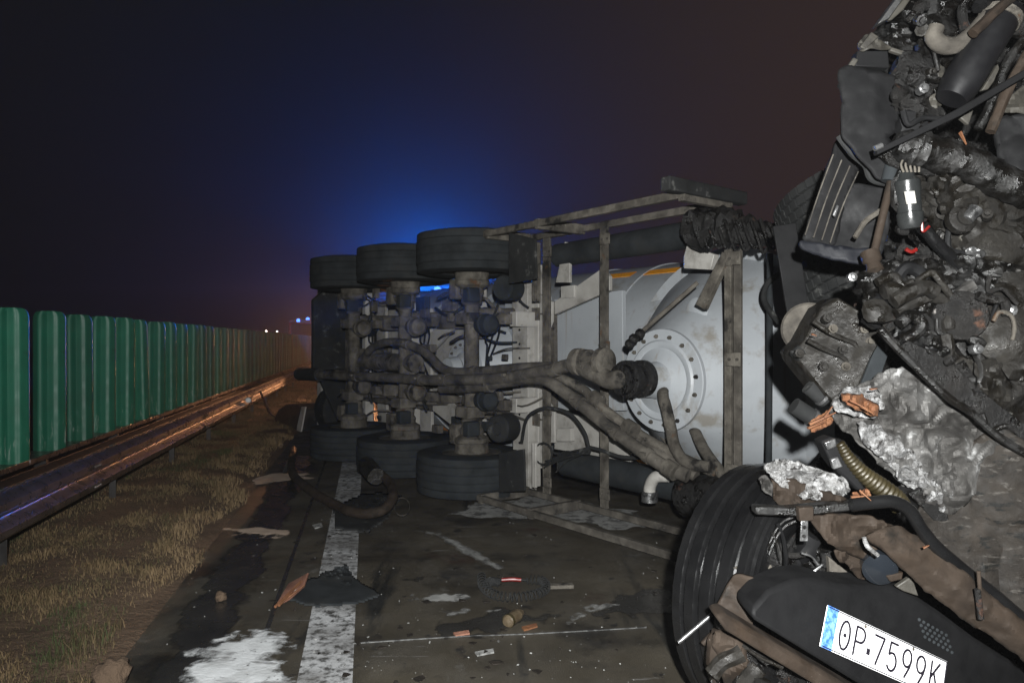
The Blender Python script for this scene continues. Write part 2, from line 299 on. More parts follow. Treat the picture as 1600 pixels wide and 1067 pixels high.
#@@SETTING
# ------------------------------------------------------------------ the setting
def sheet(a0, a1, l0, l1, z, na=1, nl=1):
    mb = MB(); v = []; f = []
    for i in range(na+1):
        for j in range(nl+1): v.append(RO(a0+(a1-a0)*i/na, l0+(l1-l0)*j/nl, z))
    for i in range(na):
        for j in range(nl):
            k = i*(nl+1)+j; f.append((k, k+1, k+nl+2, k+nl+1))
    return mb.add(v, f)
def gz(l):                               # verge height: a low bank up from the shoulder
    return -0.012 if l < 1.08 else min(0.05, (l-1.08)*0.12)
mb = MB(); v = []; f = []
ls = [-300, -14, 1.0] + [1.05+0.12*i for i in range(26)] + [6, 12, 40, 300]
As = [-60] + [1.5+0.45*i for i in range(70)] + [40, 60, 100, 200, 500]
for a in As:
    for l in ls:
        z = gz(l) if l > 1.0 else -0.02
        if 1.2 < l < 4.5 and 1 < a < 34: z += 0.03*noise.noise(Vector((a*1.6, l*2.2, 0)))+0.012*noise.noise(Vector((a*6, l*7, 3)))
        v.append(RO(a, l, z))
nl_ = len(ls)
for i in range(len(As)-1):
    for j in range(nl_-1):
        k = i*nl_+j; f.append((k, k+1, k+nl_+1, k+nl_))
mb.add(v, f); struct('ground', mb, 'soil')
road = struct('road', sheet(-12, 300, 1.10, -13, 0.0), 'asphalt')
line = sheet(-6, 120, 0.062, 0.295, 0.004); line.build('edge_line', 'paint_line', road)
# long joint, gutter strip and the steel-sealed cross joint of the slabs
sheet(-6, 60, 0.485, 0.510, 0.004).build('joint', 'gutter', road)
def blotch(poly, z=0.004, step=0.02, seed=0.0, rag=0.35, thick=0.004, fr=5.0, name='spill', mat_='spill', parent=None, thr=0.0, stretch=(1, 1)):
    """a ragged-edged thin pool: cells of a ground grid inside a world polygon, eaten away by noise at the rim"""
    xs = [p.x for p in poly]; ys = [p.y for p in poly]
    pl = [(p.x, p.y) for p in poly]
    nx = int((max(xs)-min(xs))/step)+1; ny = int((max(ys)-min(ys))/step)+1
    idx = {}; mb = MB(); v = []; f = []; cov = []
    def rim(x, y):
        d = 1e9
        for i in range(len(pl)):
            x0, y0 = pl[i]; x1, y1 = pl[(i+1) % len(pl)]; dx, dy = x1-x0, y1-y0
            t = max(0, min(1, ((x-x0)*dx+(y-y0)*dy)/(dx*dx+dy*dy+1e-9)))
            d = min(d, math.hypot(x-x0-dx*t, y-y0-dy*t))
        return d if inside(x, y, pl) else -d
    def val(x, y):
        n = noise.fractal(Vector((x*fr*stretch[0], y*fr*stretch[1], seed)), 0.9, 2.0, 5)
        return rim(x, y) + rag*n*0.35 - thr
    vals = {}
    x0 = min(xs)-step*4; y0 = min(ys)-step*4
    def vert(i, j):
        if (i, j) not in idx:
            x = x0+i*step; y = y0+j*step
            h = max(0, min(1, vals[(i, j)]/0.06)); cov.append(max(0, min(1, vals[(i, j)]/(0.24 if mat_ == 'spill' else 0.11))))
            idx[(i, j)] = len(v); v.append((x, y, z+thick*h))
        return idx[(i, j)]
    for i in range(nx+8):
        for j in range(ny+8): vals[(i, j)] = val(x0+i*step, y0+j*step)
    for i in range(nx+7):
        for j in range(ny+7):
            if min(vals[(i, j)], vals[(i+1, j)], vals[(i, j+1)], vals[(i+1, j+1)]) > -0.004:
                f.append((vert(i, j), vert(i+1, j), vert(i+1, j+1), vert(i, j+1)))
    if not f: return None
    mb.add(v, f)
    o = mb.build(name, mat_+'_film', parent)
    at = o.data.attributes.new('cover', 'FLOAT', 'POINT'); at.data.foreach_set('value', cov)
    return o
def gp(*pts): return [G(x, y) for x, y in pts]
blotch([RO(2.4, 0.66), RO(2.4, 0.96), RO(6, 0.97), RO(9.5, 1.0), RO(9.5, 0.62), RO(6, 0.64)], z=0.004, thick=0.002, rag=0.25, fr=3, name='puddle', mat_='gutter', parent=road, step=0.035)
mb = MB(); jl = [G(552, 1003, 0.004), G(640, 997, 0.004), G(720, 992, 0.004), G(830, 988, 0.004), G(905, 984, 0.004), G(1010, 978, 0.004)]
for a, b in zip(jl[:-1], jl[1:]): mb.bar(a, b, 0.007, 0.005, Z)
mb.build('joint_seal', 'joint', road)
sp = blotch(gp((262, 1078), (290, 1020), (360, 994), (410, 978), (462, 990), (448, 1030), (470, 1060), (460, 1100), (350, 1130), (250, 1110)), z=0.007, step=0.012, rag=0.30, fr=9, thick=0.008, mat_='spill', name='white_spill')
tag(sp, 'bright white spilled powder sludge beside the worn edge line', 'spill', kind='stuff')
def rp(pts, **k):
    o = blotch(gp(*pts), **k); return o
o = rp([(352, 826), (400, 822), (440, 826), (468, 818), (440, 842), (400, 838), (362, 834)], z=0.006, step=0.02, rag=0.25, fr=6, thick=0.006, mat_='lit_ground', name='painted_lamplight', seed=2)  # lamplight passing under the tanker, painted as a thin pale sheet
if o: tag(o, 'pale beige patch of painted lamplight on the dark shoulder beside the grass', 'spill', kind='stuff')
o = rp([(385, 752), (425, 738), (478, 738), (490, 748), (440, 752), (400, 757)], z=0.006, step=0.02, rag=0.25, fr=5, thick=0.006, mat_='lit_ground', name='painted_lamplight', seed=5)  # second pool of lamplight, likewise painted as a pale sheet
if o: tag(o, 'pale beige patch of painted lamplight farther back near the bent bumper tube', 'spill', kind='stuff')
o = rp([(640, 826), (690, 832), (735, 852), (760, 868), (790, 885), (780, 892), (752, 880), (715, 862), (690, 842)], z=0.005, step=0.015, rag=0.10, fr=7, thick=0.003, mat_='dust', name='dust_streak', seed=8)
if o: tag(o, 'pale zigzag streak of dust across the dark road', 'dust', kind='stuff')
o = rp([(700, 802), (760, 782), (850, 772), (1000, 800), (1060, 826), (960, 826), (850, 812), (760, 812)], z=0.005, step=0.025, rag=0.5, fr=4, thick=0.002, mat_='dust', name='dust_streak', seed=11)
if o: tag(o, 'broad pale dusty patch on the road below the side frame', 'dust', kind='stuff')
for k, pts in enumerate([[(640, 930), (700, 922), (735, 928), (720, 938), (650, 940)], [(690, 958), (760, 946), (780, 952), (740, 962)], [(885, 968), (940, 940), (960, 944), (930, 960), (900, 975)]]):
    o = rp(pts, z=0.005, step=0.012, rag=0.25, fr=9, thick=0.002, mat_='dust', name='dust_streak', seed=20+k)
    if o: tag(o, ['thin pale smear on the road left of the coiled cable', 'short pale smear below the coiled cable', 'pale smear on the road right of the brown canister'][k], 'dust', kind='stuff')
for k, pts in enumerate([[(650, 975), (800, 955), (880, 960), (860, 978), (700, 995)], [(950, 930), (1060, 905), (1090, 940), (1000, 965), (930, 960)], [(600, 905), (640, 895), (660, 905), (640, 915)]]):
    o = rp(pts, z=0.004, step=0.02, rag=0.35, fr=5, thick=0.002, mat_='gutter', name='oil_puddle', seed=30+k)
    if o: tag(o, ['black oily puddle around the brown canister on the road', 'black oily puddle beside the burnt front wheel', 'small black oil patch near the edge line'][k], 'puddle', kind='stuff')

# grass: dry tufts on the verge (uncountable)
def grass():
    v = []; f = []; tone = []
    rnd = random.Random(3)
    n = 0
    while n < 210000:
        a = 1.9 + 26*rnd.random()**2.0; l = 1.06 + rnd.random()*2.9
        edge = 1.14 + 0.16*noise.noise(Vector((a*1.1, 7, 0))) + 0.06*noise.noise(Vector((a*5, 3, 0)))
        if l < edge + 0.05*rnd.random(): continue
        cl = noise.fractal(Vector((a*1.3, l*1.6, 2)), 1, 2, 4)
        cl2 = noise.noise(Vector((a*3.4, l*4.1, 31)))
        if rnd.random() > 0.62 + cl*1.1 + cl2*0.5: continue
        n += 1
        b = RO(a, l, gz(l)+0.03*noise.noise(Vector((a*1.6, l*2.2, 0)))-0.008)
        hgt = (0.020 + 0.052*rnd.random()**2.0) * (0.55 + 1.5*max(0, noise.noise(Vector((a*2.2, l*2.7, 9)))) + 0.9*max(0, cl2)) * (1.25 if l < edge+0.3 else 0.9)
        w = 0.0011 + 0.0008*rnd.random() + 0.00018*a
        th = rnd.random()*2*pi; dx = Vector((cos(th), sin(th), 0)); lean = Vector((rnd.gauss(0, 0.32), rnd.gauss(0, 0.32), 0))*hgt
        k = len(v)
        v += [b-dx*w, b+dx*w, b+lean*0.35+Z*hgt*0.6-dx*w*0.7, b+lean*0.35+Z*hgt*0.6+dx*w*0.7, b+lean+Z*hgt*(0.9+0.1*rnd.random())]
        f += [(k, k+1, k+3, k+2), (k+2, k+3, k+4)]
        gr = noise.noise(Vector((a*0.9, l*1.3, 17)))
        t = max(0, min(1, 0.46 + 0.15*rnd.gauss(0, 1) - (0.45 if gr > 0.30 else 0) + (0.28 if l < edge+0.22 else 0) + 0.25*cl2))
        tone += [t, t]
    me = bpy.data.meshes.new('verge_grass'); me.from_pydata([tuple(p) for p in v], [], f); me.update()
    at = me.attributes.new('tone', 'FLOAT', 'FACE'); at.data.foreach_set('value', tone)
    me.materials.append(M_['grass'])
    o = bpy.data.objects.new('verge_grass', me); C.objects.link(o)
    tag(o, 'dry brown grass growing on the verge below the guard rail', 'grass', kind='stuff')
grass()

# ------------------------------------------------------------------ guard rail
def wbeam(a0, a1, l, ztop, h=0.31, depth=0.083, side=-1):
    """one W-profile rail section; side -1 swells towards the road"""
    prof = [(0.0, 0.0), (0.012, 0.004), (0.030, 0.55), (0.055, 0.95), (0.095, 1.0), (0.120, 0.70), (0.140, 0.22), (0.155, 0.12), (0.170, 0.22),
            (0.190, 0.70), (0.215, 1.0), (0.255, 0.95), (0.280, 0.55), (0.298, 0.004), (0.310, 0.0)]
    mb = MB(); v = []; n = len(prof); th = 0.004
    for a in (a0, a1):
        for sgn in (0, 1):
            for p, q in prof: v.append(RO(a, l + side*(q*depth + sgn*th), ztop - p*h/0.31))
    f = []
    for sgn in (0, 1):
        for i in range(n-1): f.append((sgn*n+i, sgn*n+i+1, 2*n+sgn*n+i+1, 2*n+sgn*n+i))
    f += [(0, n, 3*n, 2*n), (n-1, 2*n-1, 4*n-1, 3*n-1)]
    return mb.add(v, f)
rail = thing('guard_rail', 'galvanised steel guard rail running along the grass verge', 'guard rail', RO(4, 2.25))
pitch = 4.0
for k in range(12):
    a0 = -1.85+k*pitch; bow = 0
    off = 0.006 if k % 2 else 0.0
    wbeam(a0, a0+pitch+0.18, 2.20-off, 0.545+off*0.5).build('beam', 'galv', rail)
    for i in range(4):
        for j in range(2):
            if k < 7:
                MB().lathe(RO(a0+pitch+0.05+i*0.035, 2.20-0.083-0.012, 0.545-(0.075 if j == 0 else 0.235)), -LT, [(0.0, 0.014), (0.010, 0.012), (0.013, 0.0)], 8).build('bolt', 'galv', rail)
for k in range(24):
    a = -0.9+k*2.0
    mb = MB(); mb.box(RO(a, 2.27, 0.26), RD, LT, Z, 0.045, 0.012, 0.27); mb.box(RO(a-0.039, 2.255, 0.26), RD, LT, Z, 0.005, 0.03, 0.27)
    mb.build('post', 'rail_dark', rail, bevel=0.003)
mb = MB(); rp_ = TP(415, 608, 3.2)
o = MB().lathe(G(415, 608, 0.42) if False else RO(13.5, 2.085, 0.41), Vector((0.25, -1, 0.05)), [(0.0, 0.03), (0.035, 0.02), (0.05, 0.0)], 16).build('reflector', 'plate_white', rail)
# bent brace torn from the rail
br = MB().tube(spl([RO(15.2, 2.12, 0.46), RO(14.6, 2.0, 0.42), RO(13.9, 1.75, 0.12), RO(13.7, 1.45, 0.03), RO(13.75, 1.0, 0.02)], 5), 0.022, 8).build('bent_brace', 'galv')
tag(br, 'bent steel brace sagging from the far guard rail to the grass', 'brace')

# second barrier carrying the green anti-glare screen
scr = thing('glare_screen', 'row of green plastic anti-glare blades on a low median barrier', 'glare screen', RO(6, 3.05))
for k in range(14):
    a0 = -1+k*4.0
    wbeam(a0, a0+4.1, 3.00, 0.30+(0.003 if k % 2 else 0), 0.25, side=-1).build('barrier_beam', 'rail_dark', scr)
    mb = MB(); mb.box(RO(a0+2, 3.05, 0.385), RD, LT, Z, 2.0-0.006, 0.15, 0.012); mb.box(RO(a0+2, 2.905, 0.40), RD, LT, Z, 2.0-0.006, 0.006, 0.022)
    mb.build('base_channel', 'galv', scr, bevel=0.003)
    for kk in (0.6, 2.6):
        MB().box(RO(a0+kk, 3.05, 0.175), RD, LT, Z, 0.03, 0.05, 0.195).build('post', 'rail_dark', scr)
def blade_mesh():
    n = 64; hw = 0.140; hd = 0.026; sec = []
    for k in range(n):
        th = 2*pi*k/n; x = hw*(abs(cos(th))**0.8)*(1 if cos(th) >= 0 else -1); y = hd*(abs(sin(th))**0.7)*(1 if sin(th) >= 0 else -1)
        fl = 0.011*cos(x/hw*pi*3.0)*max(0, min(1, (0.80-abs(x)/hw)*5))      # three flutes in the middle
        y += fl*(1 if y > 0 else 0.7) if abs(sin(th)) > 0.25 else 0
        y -= 0.085*(x/hw)**2                                            # bowed across its width
        sec.append((x, y))
    zs = [0.0, 0.02, 0.3, 0.6, 0.9, 1.2, 1.29, 1.31, 1.328, 1.345, 1.358, 1.368, 1.375]
    v = []
    for z in zs:
        e = max(0.0, (z-1.29)/0.085); e = min(1, e); sx = 0.62+0.38*sqrt(max(0, 1-e*e)); sy = 1-0.5*e**4     # rounded shoulders
        for x, y in sec: v.append((x*sx, y*sy, z))
    m = len(zs)
    f = [(i*n+k, i*n+(k+1) % n, (i+1)*n+(k+1) % n, (i+1)*n+k) for i in range(m-1) for k in range(n)] + [tuple(range(n))[::-1], tuple(range((m-1)*n, m*n))]
    mb = MB(); mb.add(v, f); me = mb.mesh('blade', 50); me.materials.append(M_['green']); return me
bme = blade_mesh()
rnd = random.Random(5)
aa = 6.30
for k in range(62):
    o = bpy.data.objects.new('blade', bme); C.objects.link(o); o.parent = scr
    step = 0.70
    ang = math.atan2(LT.y, LT.x) + R(12) + rnd.gauss(0, R(2.0))
    tilt = rnd.gauss(0, R(0.5))
    o.matrix_parent_inverse = Matrix.Translation(scr.location).inverted()
    o.location = RO(aa + rnd.gauss(0, 0.015), 3.05, 0.393 - 0.02*rnd.random()); o.rotation_euler = (tilt, rnd.gauss(0, R(0.5)), ang)
    aa += step + (0.06 if k == 1 else 0)
for k in range(2):                       # blades just outside the frame, nearer the camera
    o = bpy.data.objects.new('blade', bme); C.objects.link(o); o.parent = scr
    o.matrix_parent_inverse = Matrix.Translation(scr.location).inverted()
    o.location = RO(6.30-0.70*(k+1), 3.05, 0.397); o.rotation_euler = (0, 0, math.atan2(LT.y, LT.x)+R(12))

# ------------------------------------------------------------------ emergency vehicles and far lamps
def fire_engine(name, label, base, head, sc_=1.0, lens='blue_lens', front_lamps='amber_lens'):
    """cab-forward engine; head = direction the cab faces"""
    y = Vector(head).normalized(); x = Vector((y.y, -y.x, 0)); b = Vector(base)
    t = thing(name, label, 'fire engine', b)
    def Q(i, j, k): return b + x*(i*sc_) + y*(j*sc_) + Z*(k*sc_)
    MB().box(Q(0, -1.6, 1.75), x, y, Z, 1.22*sc_, 2.3*sc_, 1.2*sc_).build('body', 'fire_red', t, bevel=0.03)
    MB().prism([Q(-1.2, 0.75, 0.55), Q(-1.2, 2.55, 0.55), Q(-1.2, 2.62, 1.5), Q(-1.2, 2.30, 2.75), Q(-1.2, 0.75, 2.80)], x*2.4*sc_).build('cab', 'fire_red', t, bevel=0.05)
    MB().prism([Q(-1.05, 2.625, 1.55), Q(-1.02, 2.345, 2.62), Q(1.02, 2.345, 2.62), Q(1.05, 2.625, 1.55)], y*0.02).build('windscreen', 'glass_dark', t)
    for s_ in (-1, 1):
        MB().prism([Q(s_*1.205, 1.0, 1.55), Q(s_*1.205, 2.45, 1.55), Q(s_*1.205, 2.2, 2.5), Q(s_*1.205, 1.0, 2.5)], x*0.012*s_).build('window', 'glass_dark', t)
        for j in range(3): MB().box(Q(s_*1.225, -3.2+j*1.5, 1.75), x, y, Z, 0.012, 0.66*sc_, 0.95*sc_).build('shutter', 'galv', t)
        for j in (-2.6, 1.55):
            MB().lathe(Q(s_*1.05, j, 0.5), x*s_, [(0.25, -0.14), (0.45, -0.14), (0.5, -0.10), (0.5, 0.10), (0.45, 0.14), (0.28, 0.13), (0.22, 0.06), (0.0, 0.06)], 24).build('wheel', 'rubber', t)
        MB().lathe(Q(s_*0.85, 2.6, 0.85), y, [(0.13, 0), (0.12, 0.03), (0.0, 0.05)], 16).build('headlight', front_lamps, t)
        MB().lathe(Q(s_*0.62, 1.9, 2.78), Z, [(0.10, 0), (0.10, 0.10), (0.085, 0.17), (0.0, 0.2)], 14).build('beacon', lens, t)
    MB().box(Q(0, 2.66, 0.6), x, y, Z, 1.2*sc_, 0.08*sc_, 0.16*sc_).build('bumper', 'galv', t, bevel=0.02)
    MB().lathe(Q(0.15, -1.7, 2.95), Z, [(0.12, 0), (0.12, 0.12), (0.10, 0.2), (0.0, 0.24)], 14).build('beacon', lens, t)
    return t
fire_engine('fire_engine', 'red fire engine with blue beacons standing behind the overturned tanker', (-2.9, 21.6, 0), (0.12, -1, 0))
fire_engine('fire_engine', 'far fire engine with blue beacon lights above the end of the green screen', (-13.3, 47, 0), (0.25, -1, 0), 0.97)
for k, (px, py, d) in enumerate(((411, 518, 70), (416, 516, 82), (433, 516.5, 95))):
    tp_ = P(px, py, d); bs = Vector((tp_.x, tp_.y, 0))
    t = thing('lamp_post', ['leftmost far white lamp above the green screen', 'second far white lamp, close beside the leftmost one', 'far white lamp nearest to the overturned tanker'][k], 'lamp', bs, 'white lamps far behind the green screen')
    MB().tube([bs, bs + Z*(tp_.z-0.05)], [0.06, 0.04], 8).build('pole', 'rail_dark', t)
    MB().lathe(tp_, Vector((0, -1, -0.2)), [(0.06, -0.08), (0.10, 0.0), (0.08, 0.03), (0.0, 0.04)], 12).build('lamp_head', 'white_lens', t)

t = thing('flood_lamp', 'amber flood lamp on a low tripod on the road behind the tanker tail', 'flood lamp', (-4.98, 23.75, 0))
b0 = Vector((-4.98, 23.75, 0))
for k in range(3):
    a = 2*pi*k/3+0.3
    MB().tube([b0+Vector((0.5*cos(a), 0.5*sin(a), 0)), b0+Z*0.7], 0.02, 8).build('leg', 'rail_dark', t)
MB().tube([b0+Z*0.65, b0+Z*1.43], 0.025, 8).build('mast', 'rail_dark', t)
MB().box(b0+Z*1.55, Vector((1, 0, 0)), Vector((0, 1, 0)), Z, 0.2, 0.06, 0.14).build('housing', 'rail_dark', t, bevel=0.01)
MB().box(b0+Z*1.55-Vector((0, 0.07, 0)), Vector((1, 0, 0)), Vector((0, 1, 0)), Z, 0.17, 0.008, 0.11).build('lens', 'amber_lens', t)
# ------------------------------------------------------------------ the overturned tanker trailer
tk = thing('tanker_trailer', 'white silo tanker trailer lying on its side across the road, underside towards us', 'tanker trailer', T(0.5, 2.0, 0))
TZ, TS, TR_ = 1.17, 2.42, 1.08
def tube_t(pts, r, name='pipe', mt='hose_grey', n=14, k=6, parent=None, wob=0.05):
    return MB().tube(spl(pts, k), r if not isinstance(r, (list, tuple)) else r, n, True, wob).build(name, mt, parent or tk)
# barrel with domed ends
prof = []
for i in range(9):
    a = i/8*pi/2; prof.append((max(TR_*sin(a), 0.0), -4.05-0.42*cos(a)))
prof += [(TR_, -2), (TR_, -0.2), (TR_, 1.2), (TR_, 3.4), (TR_, 4.1)]
for i in range(9):
    a = (1-i/8)*pi/2; prof.append((max(TR_*sin(a), 0.0), 4.5+0.42*cos(a)))
tank = MB().lathe(T(0, TS, TZ), U, prof, 96).build('tank', 'tank_white', tk)
for t_ in (-2.4, 0.15, 0.95, 3.35, 4.1):
    MB().lathe(T(t_, TS, TZ), U, [(TR_-0.01, -0.03), (TR_+0.012, -0.025), (TR_+0.012, 0.025), (TR_-0.01, 0.03)], 96, loop=True).build('weld_band', 'tank_white', tank)
def onbarrel(t, ang, off=0.0):           # ang measured from towards-the-camera (-M) upwards
    r = TR_+off; return T(t, TS - r*cos(ang), TZ + r*sin(ang))
def tape(t0, t1, ang):
    mb = MB(); v = []; w = 0.055
    for i in range(9):
        t = t0+(t1-t0)*i/8
        for d, o_ in ((-1, 0.003), (-1, 0.007), (1, 0.007), (1, 0.003)): v.append(onbarrel(t, ang+d*w/TR_, o_))
    f = [(i*4+k, i*4+(k+1) % 4, (i+1)*4+(k+1) % 4, (i+1)*4+k) for i in range(8) for k in range(4)]
    mb.add(v, f).build('marking_tape', 'orange_tape', tank)
tape(0.95, 1.95, R(63)); tape(2.02, 2.6, R(63)); tape(0.2, 0.8, R(63))
tape(0.35, 0.75, R(-51)); tape(1.0, 1.75, R(-51)); tape(-1.2, -0.8, R(-55)); tape(-2.2, -1.8, R(-55)); tape(-2.9, -2.5, R(-55))
# discharge hoppers
def hopper(t, s0, r0, s1, r1, flange):
    o = T(t, s0, TZ)
    c = MB().lathe(o, M, [(r0, 0.0), (r0+0.02, 0.03), ((r0+r1)/2+0.02, (s1-s0)*0.5), (r1, s1-s0), (r1+0.06, s1-s0+0.12)], 72).build('hopper_cone', 'tank_white', tk)
    MB().lathe(T(t, s1-0.05, TZ), M, [(r1-0.05, 0), (r1+0.05, -0.01), (r1+0.07, 0.05), (r1, 0.12)], 72, loop=True).build('cone_seam', 'tank_white', c)
    fl = MB().lathe(o, -M, [(r0+0.045, -0.035), (r0+0.05, -0.03), (r0+0.05, 0.0), (r0+0.045, 0.006), (r0-0.03, 0.008), (r0-0.045, 0.022), (r0-0.075, 0.022), (r0-0.09, 0.012), (r0*0.42, 0.06), (0.13, 0.09), (0.115, 0.20), (0.0, 0.20)], 64).build('flange', 'tank_white', tk)
    for k in range(16):
        a = 2*pi*(k+0.3)/16; rr = r0-0.005
        MB().lathe(o + U*(rr*cos(a)) + Z*(rr*sin(a)) - M*0.006, -M, [(0.017, 0), (0.017, 0.012), (0.010, 0.014), (0.010, 0.026), (0, 0.027)], 6).build('bolt', 'dusty', fl)
    return c
hopper(2.18, 0.74, 0.335, 1.62, 1.00, True)
hopper(-0.66, 0.86, 0.26, 1.55, 0.86, True)
hopper(4.6, 0.9, 0.3, 1.62, 0.95, True)

# big suction valve on the front hopper and the manifold running aft
def TL(t, s, z): return T(t, s, z)
vc = T(2.18, 0.40, TZ+0.02)
valve = MB().lathe(vc, -M, [(0.12, -0.16), (0.135, -0.15), (0.135, -0.10), (0.10, -0.09), (0.10, -0.02), (0.135, -0.01), (0.135, 0.05), (0.11, 0.06), (0.11, 0.10), (0.0, 0.11)], 28).build('outlet_valve', 'char', tk)
mb = MB()
for k in range(8):
    a = 2*pi*k/8; mb.lathe(vc + U*(0.118*cos(a)) + Z*(0.118*sin(a)) - M*0.05, -M, [(0.012, 0), (0.012, 0.022), (0, 0.024)], 6)
b_ = mb.build('valve_bolts', 'char', valve); b_['kind'] = 'stuff'
p0 = TP(968, 566, 0.36)
el = tube_t([vc - M*0.02, vc - M*0.10 - U*0.02, vc - M*0.10 - U*0.14, TP(900, 566, 0.32)], [0.068]*19, 'pipe_elbow', 'dusty')
for px, rr in ((943, 0.105), (918, 0.095), (905, 0.105)):
    c = TP(px, 564, 0.32); MB().lathe(c, U, [(rr-0.02, -0.035), (rr, -0.028), (rr, 0.028), (rr-0.02, 0.035)], 24).build('pipe_flange', 'dusty', tk)
S = 0.32
def TPs(lst, s=S): return [TP(a[0], a[1], a[2] if len(a) > 2 else s) for a in lst]
tube_t(TPs([(905, 564), (870, 574), (830, 582), (780, 590), (720, 592), (660, 592), (600, 588), (540, 586), (500, 584), (478, 583)]), 0.052, 'delivery_pipe', 'hose_grey', 18)
MB().tube(TPs([(500, 584), (468, 583)]), 0.085, 18).build('hose_coupling', 'rubber', tk)
tube_t(TPs([(870, 572, 0.42), (820, 573, 0.42), (770, 577, 0.45), (715, 580, 0.45), (690, 573, 0.45), (668, 552, 0.42), (640, 537, 0.4), (605, 533, 0.4), (578, 545, 0.42), (570, 562, 0.5)]), 0.046, 'vent_hose', 'hose_grey', 14)
# three hoses sweeping down to the front tube
tube_t(TPs([(690, 606, 0.4), (740, 604, 0.36), (800, 594, 0.34), (850, 592, 0.34), (900, 625, 0.38), (960, 672, 0.44), (1030, 722, 0.5), (1075, 742, 0.55)]), 0.048, 'drop_hose', 'hose_grey', 16)
tube_t(TPs([(845, 588, 0.40), (900, 620, 0.46), (970, 668, 0.54), (1040, 712, 0.62), (1088, 742, 0.66)]), 0.042, 'drop_hose', 'hose_grey', 14)
tube_t(TPs([(862, 582, 0.42), (910, 606, 0.5), (930, 626, 0.5), (985, 668, 0.56), (1050, 706, 0.64), (1120, 738, 0.72)]), 0.038, 'drop_hose', 'dusty', 14)
for px, py in ((1048, 732), (932, 623), (985, 668)):
    a = TP(px, py, 0.5); d = (TP(px+30, py+20, 0.5)-a).normalized()
    MB().tube([a-d*0.05, a+d*0.05], 0.060, 16).build('hose_clamp', 'dusty', tk)
# elbow from the cone down
tube_t(TPs([(1036, 606, 0.70), (1036, 618, 0.58), (1042, 640, 0.58), (1048, 668, 0.58), (1056, 700, 0.6), (1075, 722, 0.62), (1110, 728, 0.66)]), 0.042, 'elbow_pipe', 'dusty', 14)
tube_t(TPs([(1078, 655, 0.9), (1100, 700, 0.8), (1132, 745, 0.7)]), 0.040, 'stay_tube', 'dusty', 14)
# lever rod to the valve and angled bracket
tube_t([TP(990, 528, 0.34), TP(1090, 440, 0.62)], 0.016, 'valve_rod', 'hose_grey', 10, wob=0)
for px, py in ((990, 528), (1000, 520), (984, 536)):
    MB().lathe(TP(px, py, 0.33), Vector((0.4, -0.5, 0.7)), [(0.03, -0.02), (0.038, 0), (0.03, 0.025), (0, 0.03)], 10).build('rod_joint', 'char', tk)
MB().prism(TPs([(1086, 474), (1128, 392), (1140, 394), (1100, 482)], 0.62), M*0.05).build('angle_bracket', 'dusty', tk, bevel=0.004)
MB().lathe(TP(1090, 484, 1.0), -M, [(0.10, -0.02), (0.10, 0.01), (0.08, 0.02), (0, 0.02)], 24).build('pad', 'tank_white', tk)
# hose-carrier tubes, one along each flank
def lint(px0, py0, px1, py1, s0, s1=None): return TP(px0, py0, s0), TP(px1, py1, s1 if s1 is not None else s0)
a, b = lint(872, 398, 1100, 362, 0.95); MB().tube([a, b], 0.105, 24).build('hose_carrier', 'rubber_dusty', tk)
a, b = lint(885, 722, 1085, 764, 0.95); MB().tube([a, b], 0.115, 24).build('hose_carrier', 'rubber_dusty', tk)
a, b = lint(1072, 772, 1180, 778, 0.72); MB().tube([a, b], 0.15, 24).build('carrier_cap', 'char', tk)
tube_t(TPs([(1044, 742, 0.75), (1024, 744, 0.72), (1016, 758, 0.72), (1015, 772, 0.72)]), 0.045, 'outlet_elbow', 'frame_white', 14)
MB().tube([TP(1015, 766, 0.72), TP(1015, 782, 0.72)], 0.062, 18).build('outlet_coupling', 'alu', tk)
# burnt bunch at the top front
mb = MB().tube(spl(TPs([(1083, 358, 0.7), (1120, 352, 0.7), (1160, 362, 0.72), (1215, 365, 0.75)]), 6), [0.13, 0.15, 0.13, 0.15, 0.14, 0.12, 0.13, 0.11, 0.12, 0.10, 0.12, 0.10, 0.11, 0.09, 0.10, 0.08, 0.08, 0.08, 0.07], 18, True, 0.7).build('burnt_hose_bunch', 'char', tk)
for k in range(9):
    x0 = 1090+k*14
    tube_t(TPs([(x0, 340+random.random()*12, 0.62), (x0+8, 365, 0.6), (x0+18, 385+random.random()*10, 0.66), (x0+30, 378, 0.68)]), 0.012, 'burnt_cable', 'char', 7, wob=0)

# side-guard ladders, upper and lower
def ladder(zc, sA, sB, t0, t1, rungs, mt):
    for s_ in (sA, sB):
        MB().bar(T(t0, s_, zc), T(t1, s_, zc), 0.045, 0.055, Z).build('guard_rail_bar', mt, tk, bevel=0.005)
    for t in rungs:
        MB().bar(T(t, sA-0.02, zc-0.004), T(t, sB+0.02, zc-0.004), 0.05, 0.085, Z).build('guard_rung', mt, tk, bevel=0.005)
ladder(2.42, 0.32, 0.80, 0.50, 2.75, (0.55, 1.25, 2.72), 'dusty')
MB().bar(T(2.74, 0.12, 2.46), T(2.74, 0.95, 2.46), 0.08, 0.09, Z).build('guard_end', 'rubber', tk, bevel=0.01)
ladder(0.06, 0.28, 0.80, 0.45, 3.1, (0.50, 1.20, 3.05), 'hose_grey')
